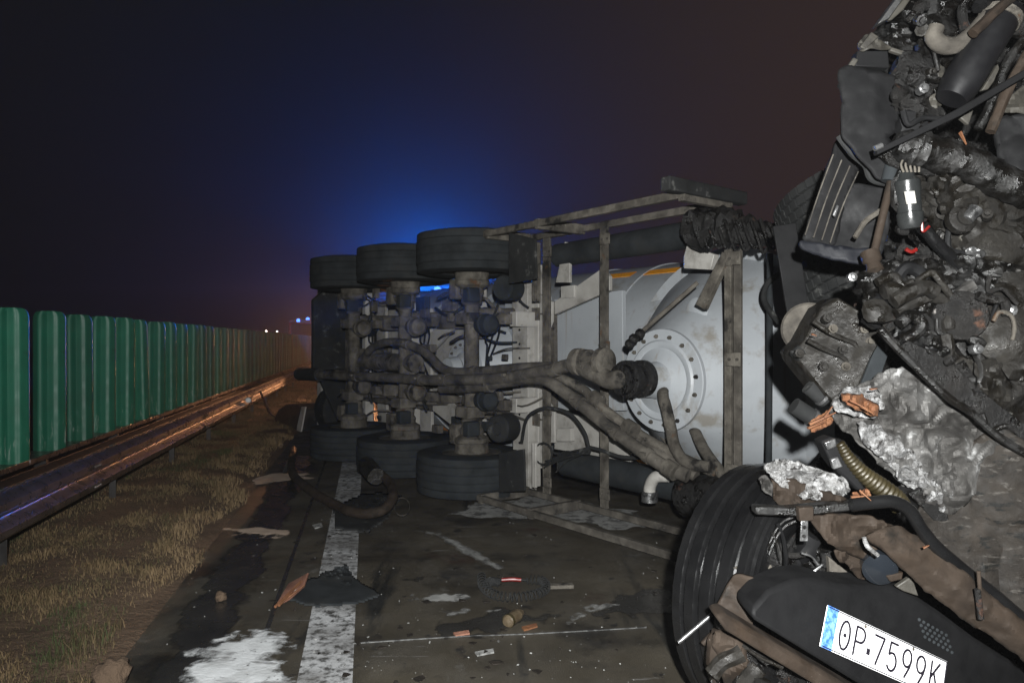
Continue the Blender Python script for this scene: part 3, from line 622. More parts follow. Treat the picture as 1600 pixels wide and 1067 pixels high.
# uprights between the ladders
def post(px, y0, y1, s, w=0.07, mt='dusty', name='upright', lip=True):
    a, b = TP(px, y0, s), TP(px, y1, s); b = Vector((a.x, a.y, b.z))
    mb = MB().box((a+b)/2, U, M, Z, w/2, 0.012, (a-b).length/2)
    if lip:
        mb.box((a+b)/2 - U*(w/2) + M*0.03, U, M, Z, 0.006, 0.045, (a-b).length/2 - 0.002)
    return mb.build(name, mt, tk, bevel=0.003)
post(945, 350, 792, 0.78, 0.075); post(855, 366, 770, 0.80, 0.085)
post(836, 376, 470, 0.62, 0.035); post(836, 690, 760, 0.62, 0.035, 'frame_white')
post(1139, 388, 752, 0.66, 0.045, 'dusty', 'landing_leg'); post(1154, 388, 752, 0.68, 0.05, 'hose_grey', 'landing_leg')
a, b = TP(1203, 395, 0.9), TP(1201, 745, 0.9); MB().tube([a, b], 0.022, 12).build('thin_strut', 'rubber_dusty', tk)
tube_t(TPs([(1222, 425, 0.85), (1200, 440, 0.85), (1193, 462, 0.85), (1200, 480, 0.85), (1218, 503, 0.85)]), 0.02, 'rubber_hose', 'rubber', 10)
# white main cross frame just ahead of the first axle
def tbox(pts, s, th, name, mt, bev=0.004): return MB().prism(TPs(pts, s), M*th).build(name, mt, tk, bevel=bev)
tbox([(800, 442), (824, 440), (826, 770), (802, 772)], 0.86, 0.10, 'cross_frame', 'frame_white')
tbox([(826, 480), (866, 470), (868, 690), (828, 690)], 1.10, 0.04, 'frame_web', 'dusty')
tbox([(866, 466), (972, 452), (975, 640), (866, 640)], 1.22, 0.05, 'side_plate', 'tank_white')
tbox([(868, 440), (882, 376), (890, 378), (890, 440)], 0.9, 0.03, 'gusset', 'frame_white')
tbox([(822, 445), (862, 470), (862, 500), (838, 560), (822, 552)], 0.95, 0.03, 'gusset', 'frame_white')
tbox([(822, 618), (846, 612), (866, 640), (866, 690), (822, 690)], 0.95, 0.03, 'gusset', 'frame_white')
tbox([(866, 470), (940, 418), (952, 430), (952, 452), (866, 490)], 1.0, 0.04, 'saddle_plate', 'frame_white')
tbox([(876, 446), (897, 444), (897, 463), (876, 465)], 0.98, 0.05, 'junction_box', 'frame_white')
tbox([(870, 668), (892, 668), (892, 688), (870, 688)], 0.98, 0.05, 'junction_box', 'frame_white')
tbox([(866, 640), (935, 655), (985, 690), (985, 720), (866, 700)], 1.1, 0.04, 'saddle_plate', 'frame_white')
tbox([(1068, 400), (1074, 378), (1092, 388), (1116, 396), (1110, 420), (1068, 418)], 0.80, 0.06, 'gusset', 'frame_white')
for px, py in [(812, 470+i*22) for i in range(13)]:
    MB().lathe(TP(px, py, 0.858), -M, [(0.012, 0), (0.012, 0.006), (0, 0.007)], 8).build('rivet', 'char', tk)
# long chassis beams
for z_ in (0.72, 1.72):
    mb = MB(); a, b = T(-3.9, 1.02, z_), T(0.55, 1.02, z_)
    mb.bar(a, b, 0.022, 0.20, Z) if False else None
    mb.box((a+b)/2, U, M, Z, (a-b).length/2, 0.10, 0.008); mb.box((a+b)/2-M*0.102, U, M, Z, (a-b).length/2-0.003, 0.008, 0.06)
    mb.build('chassis_beam', 'dusty', tk, bevel=0.004)
for t_ in (-3.75, -3.2, -1.95, -0.55, 0.45):
    MB().box(T(t_, 1.0, 1.22), U, M, Z, 0.05, 0.06, 0.97).build('cross_member', 'frame_white' if t_ > -3.3 else 'dusty', tk, bevel=0.006)

# axles with wheels
def tyre(o, ax, parent, mt='rubber_dusty'):
    """wide single: ribbed tread, shoulders, sidewalls"""
    R0, w = 0.535, 0.193
    pr = [(0.30, -w+0.015), (0.36, -w), (0.44, -w-0.004), (0.50, -w+0.012)]
    for c in (-0.145, -0.072, 0.0, 0.072, 0.145):
        e = 0.0 if abs(c) < 0.1 else 0.006
        pr += [(R0-e-0.007, c-0.034), (R0-e-0.002, c-0.031), (R0-e, c-0.026), (R0-e, c+0.026), (R0-e-0.002, c+0.031), (R0-e-0.007, c+0.034)]
    pr += [(0.50, w-0.012), (0.44, w+0.004), (0.36, w), (0.30, w-0.015), (0.287, 0.10), (0.287, -0.10)]
    t = MB().lathe(o, ax, pr, 72, loop=True).build('tyre', mt, parent)
    rim = MB().lathe(o, ax, [(0.292, -0.16), (0.275, -0.15), (0.262, -0.05), (0.255, 0.09), (0.20, 0.12), (0.17, 0.145), (0.0, 0.145), (0.0, 0.115), (0.16, 0.115), (0.19, 0.09), (0.24, 0.07), (0.25, -0.05), (0.262, -0.155), (0.285, -0.17)], 40).build('rim', 'dusty', t)
    return t
for k, t_ in enumerate((0.0, -1.31, -2.62)):
    tyre(T(t_, 0.52, 2.30), Z, tk); tyre(T(t_, 0.52, 0.215), -Z, tk)
    ax = MB().tube([T(t_, 0.52, 0.30), T(t_, 0.52, 2.2)], 0.073, 18).build('axle', 'dusty', tk)
    for zz, sg in ((1.95, 1), (0.58, -1)):
        MB().lathe(T(t_, 0.52, zz), Z*sg, [(0.08, -0.14), (0.105, -0.12), (0.10, -0.06), (0.12, -0.03), (0.115, 0.02), (0.165, 0.05), (0.17, 0.09), (0.16, 0.10), (0.17, 0.19), (0.12, 0.22)], 28).build('brake_drum', 'dusty', ax)
        MB().box(T(t_-0.13, 0.47, zz+sg*0.02), U, M, Z, 0.07, 0.09, 0.10).build('caliper', 'dusty', ax, bevel=0.02)
        MB().box(T(t_+0.11, 0.44, zz-sg*0.05), U, M, Z, 0.05, 0.07, 0.07).build('caliper', 'rubber_dusty', ax, bevel=0.015)
        for j in range(6):
            an = j*pi/3; MB().lathe(T(t_, 0.52, zz+sg*0.05)+U*(0.14*cos(an))+M*(0.14*sin(an)), -Z*sg, [(0.014, -0.03), (0.014, 0.01), (0, 0.012)], 6).build('bolt', 'dusty', ax)
        zc = zz - sg*0.28
        # trailing arm, air bag, shock absorber
        MB().prism([T(t_+0.42, 0.78, zc-0.05), T(t_+0.40, 0.62, zc-0.05), T(t_, 0.60, zc-0.05), T(t_-0.42, 0.68, zc-0.05), T(t_-0.42, 0.76, zc-0.05), T(t_, 0.72, zc-0.05)], Z*0.10).build('trailing_arm', 'dusty', tk, bevel=0.008)
        MB().lathe(T(t_-0.36, 0.76, zc), M, [(0.10, 0), (0.14, 0.03), (0.155, 0.08), (0.13, 0.12), (0.15, 0.17), (0.13, 0.22), (0.10, 0.23)], 24).build('air_spring', 'rubber_dusty', tk)
        MB().prism([T(t_+0.34, 1.05, zc-0.07), T(t_+0.50, 1.05, zc-0.07), T(t_+0.47, 0.70, zc-0.07), T(t_+0.37, 0.70, zc-0.07)], Z*0.14).build('spring_hanger', 'frame_white' if k == 0 else 'dusty', tk, bevel=0.006)
        MB().tube([T(t_-0.10, 0.60, zc+0.08*sg), T(t_+0.30, 0.95, zc+0.08*sg)], 0.038, 14).build('shock_absorber', 'dusty', tk)
        # brake chamber with slack adjuster
        cz = zc - sg*0.05; cc = T(t_+0.26, 0.50, cz)
        ch = MB().lathe(cc, U, [(0.05, -0.11), (0.085, -0.08), (0.095, -0.02), (0.105, -0.01), (0.105, 0.01), (0.095, 0.02), (0.09, 0.09), (0.05, 0.12), (0, 0.12)], 24).build('brake_chamber', 'dusty' if k else 'rubber_dusty', ax)
        MB().bar(T(t_, 0.48, cz), cc, 0.03, 0.05, Z).build('push_rod', 'dusty', ax)
        for j in range(3):
            tube_t([cc + M*0.05, T(t_+0.3, 0.62, cz+sg*0.1*j), T(t_+0.05-0.1*j, 0.80, cz-sg*0.12), T(t_-0.3, 0.92, 1.22+0.1*j)], 0.011, 'air_line', 'rubber', 6, 5, wob=0)
    for zz in (0.78, 1.68): MB().box(T(t_, 0.50, zz), U, M, Z, 0.11, 0.10, 0.055).build('axle_seat', 'dusty', ax, bevel=0.01)
# extra under-floor pieces: compressor flanges, diagonal arms, tanks
for (px, py, s_, r_) in ((590, 562, 0.55, 0.13), (565, 562, 0.58, 0.15), (640, 566, 0.55, 0.14)):
    MB().lathe(TP(px, py, s_), -M + U*0.4, [(r_*0.8, -0.05), (r_, -0.04), (r_, 0.0), (r_*0.8, 0.01), (r_*0.55, 0.03), (r_*0.55, 0.06), (0, 0.06)], 24).build('flange', 'dusty', tk)
a, b = lint(570, 562, 650, 566, 0.56); MB().tube([a, b], 0.10, 18).build('air_manifold', 'dusty', tk)
MB().prism(TPs([(662, 528), (712, 482), (728, 490), (676, 545)], 0.9), M*0.05).build('diagonal_arm', 'frame_white', tk, bevel=0.005)
MB().prism(TPs([(676, 600), (722, 640), (712, 668), (676, 640)], 0.9), M*0.05).build('diagonal_arm', 'frame_white', tk, bevel=0.005)
MB().lathe(TP(778, 668, 0.42), -M+U*0.3, [(0.10, -0.2), (0.125, -0.18), (0.125, 0.0), (0.11, 0.02), (0.06, 0.025), (0.05, 0.01), (0, 0.01)], 28).build('air_tank', 'rubber', tk)
MB().lathe(TP(786, 448, 0.50), -M+U*0.3, [(0.10, -0.2), (0.115, -0.18), (0.115, 0.0), (0.10, 0.02), (0.0, 0.025)], 28).build('air_tank', 'rubber_dusty', tk)
# wheel-side flaps of the first axle
tbox([(795, 362), (836, 372), (838, 434), (795, 442)], 0.36, 0.02, 'mud_flap', 'rubber')
tbox([(779, 706), (818, 700), (820, 765), (780, 768)], 0.36, 0.02, 'mud_flap', 'rubber')
# tail of the trailer
tbox([(503, 462), (524, 455), (524, 690), (500, 695)], 0.95, 0.06, 'tail_frame', 'dusty')
tbox([(496, 452), (503, 450), (502, 690), (495, 690)], 0.85, 0.03, 'tail_rail', 'frame_white')
mb = MB().prism([T(-4.0, 0.55, 1.05), T(-4.0, 0.55, 2.05), T(-4.0, 0.75, 2.22), T(-4.0, 1.4, 2.25), T(-4.0, 1.4, 1.05)], -U*0.09).build('rear_flap', 'rubber', tk, bevel=0.02)
mb = MB().prism([T(-4.0, 0.62, 0.98), T(-4.0, 0.95, 0.25), T(-4.0, 1.5, 0.25), T(-4.0, 1.5, 0.98)], -U*0.07).build('rear_flap', 'rubber', tk, bevel=0.02)
MB().lathe(T(-4.30, 1.15, 0.45), U, [(0.36, -0.18), (0.40, -0.16), (0.40, 0.16), (0.36, 0.18)], 36, loop=False).build('spare_drum', 'rubber', tk, bevel=0.01)
MB().prism(TPs([(428, 652), (434, 638), (446, 630), (466, 629), (472, 640), (468, 690), (462, 704), (446, 703), (430, 690)], 1.0), M*0.45).build('rear_mudguard', 'rubber', tk, bevel=0.03)
MB().prism(TPs([(464, 664), (471, 634), (477, 634), (470, 672), (470, 692), (474, 705), (458, 705), (462, 690)], 0.97), M*0.025).build('mudguard_edge', 'frame_white', tk, bevel=0.003)
MB().box(T(-3.6, 1.0, 0.62), U, M, Z, 0.09, 0.05, 0.09).build('rear_lamp', 'orange_tape', tk, bevel=0.01)
# dangling wires at the cross frame
tube_t(TPs([(815, 690, 0.7), (822, 655, 0.66), (838, 640, 0.66), (860, 636, 0.7), (890, 645, 0.72), (912, 672, 0.72), (920, 697, 0.74)]), 0.016, 'wire', 'rubber', 8, wob=0)
for k in range(10):
    r_ = random.Random(k)
    tube_t(TPs([(920, 697, 0.74), (900+r_.random()*20, 700+r_.random()*8, 0.72), (875+r_.random()*15, 705+r_.random()*14, 0.70), (850+r_.random()*25, 712+r_.random()*26, 0.70)]), 0.007, 'wire', 'rubber', 6, wob=0)
tube_t(TPs([(920, 697, 0.74), (940, 702, 0.76), (970, 712, 0.8), (1010, 714, 0.86)]), 0.016, 'wire', 'rubber', 8, wob=0)
ring = [TP(849+14*cos(a/12*2*pi), 707+17*sin(a/12*2*pi), 0.66) for a in range(12)]
MB().tube(ring+[ring[0]], 0.008, 6).build('wire_loop', 'rubber', tk)
tube_t(TPs([(960, 590, 0.7), (985, 625, 0.85), (1020, 665, 0.95), (1045, 692, 0.95)]), 0.018, 'stay_rod', 'hose_grey', 8, wob=0)
tube_t(TPs([(806, 452, 0.8), (814, 470, 0.76), (826, 480, 0.8)]), 0.012, 'wire', 'rubber', 6, wob=0)
# catwalk lug and weld lines on the tank shell
MB().box(onbarrel(1.55, R(22), 0.02), U, M, Z, 0.18, 0.02, 0.012).build('shell_lug', 'tank_white', tk, bevel=0.004)

# broad pale webs seen between the axles
tbox([(652, 484), (672, 480), (674, 690), (654, 694)], 1.14, 0.04, 'frame_web', 'frame_white')
tbox([(526, 470), (548, 464), (550, 690), (528, 694)], 1.12, 0.04, 'frame_web', 'dusty')
tbox([(588, 474), (602, 470), (604, 690), (590, 694)], 1.13, 0.04, 'frame_web', 'frame_white')
tbox([(745, 486), (752, 484), (754, 680), (747, 682)], 1.14, 0.04, 'frame_web', 'dusty')
rt = random.Random(4)
for k in range(34):                      # brackets, unions and clips on the running gear
    px = rt.uniform(525, 790); py = rt.choice((rt.uniform(452, 500), rt.uniform(640, 690), rt.uniform(540, 620))); s_ = rt.uniform(0.5, 0.95); w = rt.uniform(0.02, 0.07)
    MB().box(TP(px, py, s_), U, M, Z, w*rt.uniform(0.5, 2), w*0.6, w*rt.uniform(0.5, 1.2)).build('bracket', rt.choice(('dusty', 'dusty', 'hose_grey', 'rubber_dusty')), tk, bevel=0.006)
for k in range(26):
    px = rt.uniform(525, 790); py = rt.uniform(455, 690); q = rt.uniform(20, 70)
    tube_t(TPs([(px, py, 0.85), (px+q*0.4, py+rt.uniform(-14, 14), 0.7), (px+q, py+rt.uniform(-20, 20), 0.85)]), rt.choice((0.008, 0.012, 0.018)), 'air_line', rt.choice(('dusty', 'rubber_dusty', 'hose_grey')), 6, 4, wob=0)

# pale floor plates of the subframe behind the axles
for t0, t1, z0, z1, mt in ((-3.7, -3.25, 0.62, 1.86, 'dusty'), (-3.15, -2.02, 0.60, 1.88, 'frame_white'), (-1.88, -0.98, 0.62, 1.85, 'frame_white'), (-0.34, 0.40, 0.55, 1.90, 'tank_white')):
    MB().prism([T(t0, 1.18, z0), T(t1, 1.18, z0), T(t1, 1.18, z1), T(t0, 1.18, z1)], M*0.02).build('floor_plate', mt, tk, bevel=0.003)

# steel clamps and couplings along the pipes
for (x0, y0, x1, y1, s_, r_) in ((872, 574, 862, 577, 0.32, 0.070), (800, 587, 792, 588, 0.32, 0.069), (700, 592, 690, 592, 0.32, 0.072), (660, 592, 652, 592, 0.32, 0.069), (560, 587, 553, 587, 0.32, 0.069), (900, 625, 907, 630, 0.38, 0.066), (960, 672, 967, 677, 0.44, 0.066), (1010, 708, 1017, 713, 0.48, 0.068), (930, 641, 936, 645, 0.49, 0.058), (1000, 687, 1006, 691, 0.57, 0.058), (760, 603, 768, 602, 0.35, 0.066), (640, 537, 632, 535, 0.40, 0.063), (745, 578, 738, 579, 0.45, 0.063)):
    r_ *= 0.84; cl = MB().tube([TP(x0, y0, s_), TP(x1, y1, s_)], r_, 18).build('pipe_clamp', 'hose_grey', tk)
    MB().box(TP((x0+x1)/2, (y0+y1)/2, s_) - M*(r_+0.008) + Z*0.02, U, M, Z, 0.022, 0.014, 0.012).build('clamp_bolt', 'dusty', cl, bevel=0.003)
# welded gusset plates and stiffeners on the uprights
for px, ys, s_ in ((945, (372, 540, 770), 0.77), (855, (392, 640, 752), 0.79), (1146, (402, 560, 735), 0.65)):
    for y in ys:
        MB().box(TP(px, y, s_-0.02), U, M, Z, 0.055, 0.008, 0.045).build('joint_plate', 'dusty', tk, bevel=0.004)
        for dx in (-0.03, 0.03):
            MB().lathe(TP(px, y, s_-0.03)+U*dx, -M, [(0.010, 0), (0.010, 0.010), (0, 0.011)], 6).build('bolt', 'hose_grey', tk)
# ------------------------------------------------------------------ the burnt wreck of the lorry
wr = thing('wrecked_truck', 'burnt-out crushed lorry front with exposed engine and number plate', 'truck', P(1430, 1000, 2.75) * Vector((1, 1, 0)) if False else Vector((1.55, 2.9, 0)))
RW = random.Random(21)
BACK = Vector((0, 1, 0))
def PD(lst, d=2.7): return [P(a[0], a[1], a[2] if len(a) > 2 else d) for a in lst]
def tri(x, y, sd):
    i = math.floor(x); j = math.floor(y); u = x-i; w = y-j
    h = lambda a, b: noise.cell(Vector((a+0.5, b+0.5, sd+0.5)))
    if u+w < 1: return h(i, j)*(1-u-w) + h(i+1, j)*u + h(i, j+1)*w
    return h(i+1, j+1)*(u+w-1) + h(i+1, j)*(1-w) + h(i, j+1)*(1-u)
def facet(q, sd):                        # folded-foil relief: flat facets meeting in sharp creases
    x, y = q.x, q.y
    wx = x + 0.35*noise.noise(Vector((x*1.3, y*1.3, sd))); wy = y + 0.35*noise.noise(Vector((x*1.3, y*1.3, sd+9)))
    return (tri(wx*0.9, wy*0.9, sd)-0.5)*1.1 + (tri(wx*1.7+wy*0.9, wy*1.7-wx*0.9, sd+20)-0.5)*0.55 + (tri(wx*3.1-wy*2.9, wy*3.1+wx*2.9, sd+40)-0.5)*0.24 + (tri(wx*9, wy*9, sd+60)-0.5)*0.09
def crumple(name, mt, poly, depth, step=8, amp=0.05, fr=9.0, seed=0.0, rag=6, solid=0.006, parent=None, ridged='fold', jit=0.0, sharp=14):
    """torn, dented sheet: outline given in photo pixels, its depth by a function, dents by noise"""
    xs = [p[0] for p in poly]; ys = [p[1] for p in poly]; v = []; f = []; idx = {}
    df = depth if callable(depth) else (lambda x, y: depth)
    def vert(i, j):
        if (i, j) not in idx:
            x = min(xs)+i*step; y = min(ys)+j*step
            if jit: x += step*jit*noise.noise(Vector((i*3.1, j*2.7, seed))); y += step*jit*noise.noise(Vector((i*2.3, j*3.7, seed+5)))
            d0 = df(x, y); q = Vector(((x-800)/F*d0*fr, (y-HOR)/F*d0*fr, seed))
            if ridged == 'fold': n = facet(q, seed)
            elif ridged: n = 0.6 - abs(noise.noise(q))*1.6 - abs(noise.noise(q*2.3))*0.7 - abs(noise.noise(q*5.1))*0.30
            else: n = noise.fractal(q, 0.9, 2.1, 5)
            idx[(i, j)] = len(v); v.append(P(x, y, d0 - amp*n))
        return idx[(i, j)]
    nx = int((max(xs)-min(xs))/step)+1; ny = int((max(ys)-min(ys))/step)+1
    for i in range(nx):
        for j in range(ny):
            x = min(xs)+(i+0.5)*step; y = min(ys)+(j+0.5)*step
            x += rag*noise.noise(Vector((x*0.06, y*0.06, seed+2)))+rag*0.6*noise.noise(Vector((x*0.17, y*0.17, seed+3)))
            y += rag*noise.noise(Vector((x*0.06, y*0.06, seed+8)))+rag*0.6*noise.noise(Vector((x*0.17, y*0.17, seed+9)))
            if inside(x, y, poly): f.append((vert(i, j), vert(i+1, j), vert(i+1, j+1), vert(i, j+1)))
    cnt = {}
    for q in f:
        for a, b in zip(q, q[1:]+q[:1]):
            e = (min(a, b), max(a, b)); cnt[e] = cnt.get(e, 0)+1
    nb = {}
    for (a, b), c in cnt.items():
        if c == 1: nb.setdefault(a, []).append(b); nb.setdefault(b, []).append(a)
    for _ in range(4):
        new = {}
        for a, l in nb.items():
            if len(l) == 2: new[a] = v[a]*0.4 + (v[l[0]]+v[l[1]])*0.3
        for a, c in new.items(): v[a] = c
    return MB().add(v, f).build(name, mt, parent or wr, sharp=sharp, solid=solid)
def hull(name, mt, poly, depth, thick, parent=None, bevel=0.004, seed=None):
    """a thick plate: outline in photo pixels (optionally with its own depth per corner), pushed back"""
    return MB().prism([P(a[0], a[1], a[2] if len(a) > 2 else depth) for a in poly], BACK*thick).build(name, mt, parent or wr, bevel=bevel)
def hose(pts, r, name='hose', mt='char_oily', n=12, k=7, wob=0.12, d=2.65, parent=None):
    return MB().tube(spl(PD(pts, d), k), r, n, True, wob).build(name, mt, parent or wr)
def rod(a, b, r, name='rod', mt='char_oily', n=12, d=2.6, parent=None): return MB().tube(PD([a, b], d), r, n).build(name, mt, parent or wr)

# body of the wreck: a deep rough mass behind everything else
def mass():
    poly = [(1428, -90), (1402, 0), (1360, 60), (1340, 110), (1335, 200), (1365, 250), (1355, 330), (1385, 400), (1350, 440), (1330, 480), (1300, 520), (1290, 590),
            (1305, 650), (1300, 700), (1245, 760), (1225, 830), (1240, 900), (1290, 990), (1330, 1120), (1700, 1120), (1760, 500), (1760, -90)]
    step = 6; xs = [p[0] for p in poly]; ys = [p[1] for p in poly]; front = {}; v = []; f = []
    nx = int((max(xs)-min(xs))/step)+1; ny = int((max(ys)-min(ys))/step)+1; back = {}
    def vt(i, j, b):
        dct = back if b else front
        if (i, j) not in dct:
            x = min(xs)+i*step; y = min(ys)+j*step
            q = Vector((x*0.012, y*0.012, 1.0))
            n = abs(noise.noise(q))*0.26 + abs(noise.noise(q*2.1))*0.17 + abs(noise.noise(q*4.3))*0.09 + abs(noise.noise(q*9.7))*0.045
            d0 = 2.90 - 0.10*max(0, (x-1400)/200) + 0.12*max(0, (y-700)/300)
            d = d0 + n if not b else d0 + 1.0 + 0.25*noise.noise(q*0.7)
            dct[(i, j)] = len(v)
            p = P(x, y, d0); v.append(Vector((p.x*(1+max(0, d-d0)*0.36)+(0.12 if b else 0), d, p.z)))
        return dct[(i, j)]
    cells = set()
    for i in range(nx):
        for j in range(ny):
            if inside(min(xs)+(i+0.5)*step, min(ys)+(j+0.5)*step, poly): cells.add((i, j))
    for i, j in cells:
        f.append((vt(i, j, 0), vt(i+1, j, 0), vt(i+1, j+1, 0), vt(i, j+1, 0)))
        f.append((vt(i, j, 1), vt(i, j+1, 1), vt(i+1, j+1, 1), vt(i+1, j, 1)))
        for (di, dj, a, b) in ((-1, 0, (i, j), (i, j+1)), (1, 0, (i+1, j), (i+1, j+1)), (0, -1, (i, j), (i+1, j)), (0, 1, (i, j+1), (i+1, j+1))):
            if (i+di, j+dj) not in cells: f.append((vt(*a, 0), vt(*b, 0), vt(*b, 1), vt(*a, 1)))
    v = [Vector((p[0], p[1], max(p[2], 0.02))) for p in v]
    MB().add(v, f).build('cab_mass', 'char', wr, sharp=30)
mass()

# --- top: cab corner
hull('roof_trim', 'alu', [(1372, 36, 2.75), (1420, -30, 2.75), (1434, -30, 2.75), (1420, 2, 2.75), (1392, 26, 2.75)], 2.75, 0.06)
crumple('cab_panel', 'char_oily', [(1420, -30), (1500, -40), (1500, 30), (1475, 80), (1420, 95), (1350, 100), (1345, 70), (1385, 30)], lambda x, y: 2.78-0.0002*(x-1340), 7, 0.07, 7, 1.5, 5)
crumple('crushed_trim', 'cream', [(1420, 96), (1450, 85), (1478, 105), (1472, 135), (1440, 142), (1418, 128)], 2.66, 5, 0.05, 18, 2.2, 5)
crumple('crushed_trim', 'cream', [(1450, 150), (1470, 140), (1475, 165), (1455, 172)], 2.64, 4, 0.03, 25, 3.2, 3)
crumple('crushed_trim', 'cream', [(1338, 70), (1350, 50), (1372, 62), (1395, 70), (1392, 80), (1360, 74), (1345, 82)], 2.70, 4, 0.03, 22, 4.0, 3)
hull('trim_strip', 'cream', [(1393, 72), (1420, 80), (1418, 87), (1391, 78)], 2.66, 0.02)
hull('dark_window', 'black_plastic', [(1340, 78), (1388, 78), (1390, 105), (1336, 102)], 2.72, 0.05)
# wheel-arch fairing panel
def fair(x, y): return 2.66 + 0.0000045*(x-1375)**2 - 0.0001*(y-100)
crumple('fairing', 'black_plastic', [(1308, 108), (1330, 102), (1365, 112), (1400, 122), (1404, 150), (1400, 200), (1385, 215), (1400, 240), (1398, 285), (1368, 282), (1355, 262), (1335, 240), (1310, 210), (1314, 160)], fair, 5, 0.018, 5, 6, 3, 0.012, ridged=False, sharp=30)
hose([(1310, 211), (1330, 238), (1352, 258), (1362, 279), (1398, 288)], 0.012, 'fairing_edge', 'rubber', 8, d=2.70)
# ribbed louvre panel and dark fender below it
crumple('louvre_panel', 'black_plastic', [(1306, 214), (1330, 238), (1340, 262), (1318, 320), (1302, 385), (1250, 374), (1272, 318), (1290, 262)], lambda x, y: 2.84, 5, 0.012, 6, 7, 2, 0.015, ridged=False, sharp=30)
for k in range(4):
    x = 1258+k*13
    hose([(x+44, 240+k*9), (x+20, 305+k*5), (x, 366+k*4)], 0.0028, 'louvre_rib', 'hose_grey', 8, d=2.80, wob=0)
crumple('fender', 'black_plastic', [(1330, 285), (1395, 292), (1392, 340), (1378, 395), (1300, 392), (1310, 330)], lambda x, y: 2.78+0.0008*(1390-x), 5, 0.02, 6, 8, 3, 0.015, ridged=False, sharp=30)
crumple('fender_lip', 'blue_black', [(1246, 372), (1300, 384), (1380, 388), (1368, 418), (1330, 412), (1250, 392)], lambda x, y: 2.80+0.0004*(1380-x), 5, 0.015, 6, 9, 3, 0.02, ridged=False, sharp=30)
hull('bolt_plate', 'alu', [(1301, 335), (1308, 318), (1312, 320), (1306, 338)], 2.76, 0.01)
# black rubber flap behind
hull('rubber_flap', 'black_plastic', [(1208, 352, 3.5), (1244, 346, 3.5), (1266, 490, 3.5), (1232, 499, 3.5)], 3.5, 0.015)
for pts in ([(1388, 30), (1418, -12), (1430, -12), (1412, 14), (1394, 30)], [(1344, 72), (1362, 48), (1374, 56), (1352, 76)], [(1324, 104), (1334, 88), (1342, 92), (1332, 108)]):
    hull('silver_trim', 'cream', pts, 2.70, 0.02)
# large black cylinder, elbow hose and rods at the upper right
cyl = MB().tube(PD([(1486, 154), (1498, 134), (1560, 32), (1572, 12)], 2.58), [0.052, 0.066, 0.066, 0.058], 28).build('air_cylinder', 'black_gloss', wr)
MB().tube(PD([(1560, 32), (1566, 22)], 2.58), 0.071, 28).build('cylinder_band', 'dusty', cyl)
hose([(1462, 42), (1458, 55), (1470, 68), (1492, 70), (1512, 58), (1530, 40), (1552, 18)], [0.030]*43, 'elbow_hose', 'hose_grey', 14, d=2.58)
hose([(1520, 52), (1550, 22), (1575, 0), (1600, -20)], 0.018, 'copper_pipe', 'brown_metal', 10, d=2.50)
MB().prism(PD([(1370, 232), (1372, 240), (1500, 180), (1604, 118), (1604, 106), (1498, 168)], 2.46), BACK*0.03).build('wiper_arm', 'black_plastic', wr, bevel=0.003)
MB().tube(PD([(1366, 231), (1378, 226)], 2.45), 0.010, 10).build('arm_tip', 'alu', wr)
hose([(1600, 60), (1578, 90), (1560, 130), (1545, 170), (1528, 200)], 0.016, 'pipe', 'char_oily', 10, d=2.56)
hose([(1608, 80), (1590, 110), (1570, 150), (1548, 205)], 0.018, 'pipe', 'brown_metal', 10, d=2.54)
hull('panel_shard', 'cream', [(1534, 140), (1560, 98), (1564, 112), (1545, 138)], 2.6, 0.02)
hull('panel_shard', 'cream', [(1500, 182), (1522, 170), (1514, 194)], 2.6, 0.02)
crumple('cream_panel', 'cream', [(1560, 165), (1600, 130), (1640, 130), (1640, 190), (1590, 172), (1565, 180)], 2.64, 6, 0.03, 12, 12, 4)
crumple('seat_back', 'black_plastic', [(1545, 200), (1570, 178), (1640, 180), (1640, 290), (1590, 275), (1560, 250)], lambda x, y: 2.66-0.0008*(x-1545), 6, 0.03, 6, 13, 3, 0.03, ridged=False, sharp=30)
# big charred hose across
hose([(1400, 222), (1430, 232), (1465, 240), (1500, 248), (1530, 262), (1565, 280), (1610, 300)], [0.045, 0.05, 0.055, 0.06, 0.058, 0.062, 0.066, 0.062, 0.065, 0.068]+[0.06]*33, 'charred_hose', 'char_oily', 16, d=2.56, wob=0.25)
hose([(1380, 232), (1400, 250), (1430, 255), (1460, 262)], 0.03, 'charred_hose', 'char', 12, d=2.60, wob=0.3)
# struts under the fairing
rod((1400, 232), (1388, 282), 0.026, 'damper', 'rubber_dusty', d=2.62); rod((1392, 282), (1366, 392), 0.014, 'damper_rod', 'brown_metal', d=2.62)
hose([(1376, 328), (1352, 345), (1336, 370)], 0.010, 'cable', 'dusty', 8, d=2.66)
MB().lathe(P(1364, 410, 2.62), Vector((0.1, -0.4, -1)), [(0.02, -0.05), (0.034, -0.045), (0.034, -0.01), (0.024, 0.0), (0.03, 0.03), (0.0, 0.04)], 18).build('rod_end', 'brown_metal', wr)
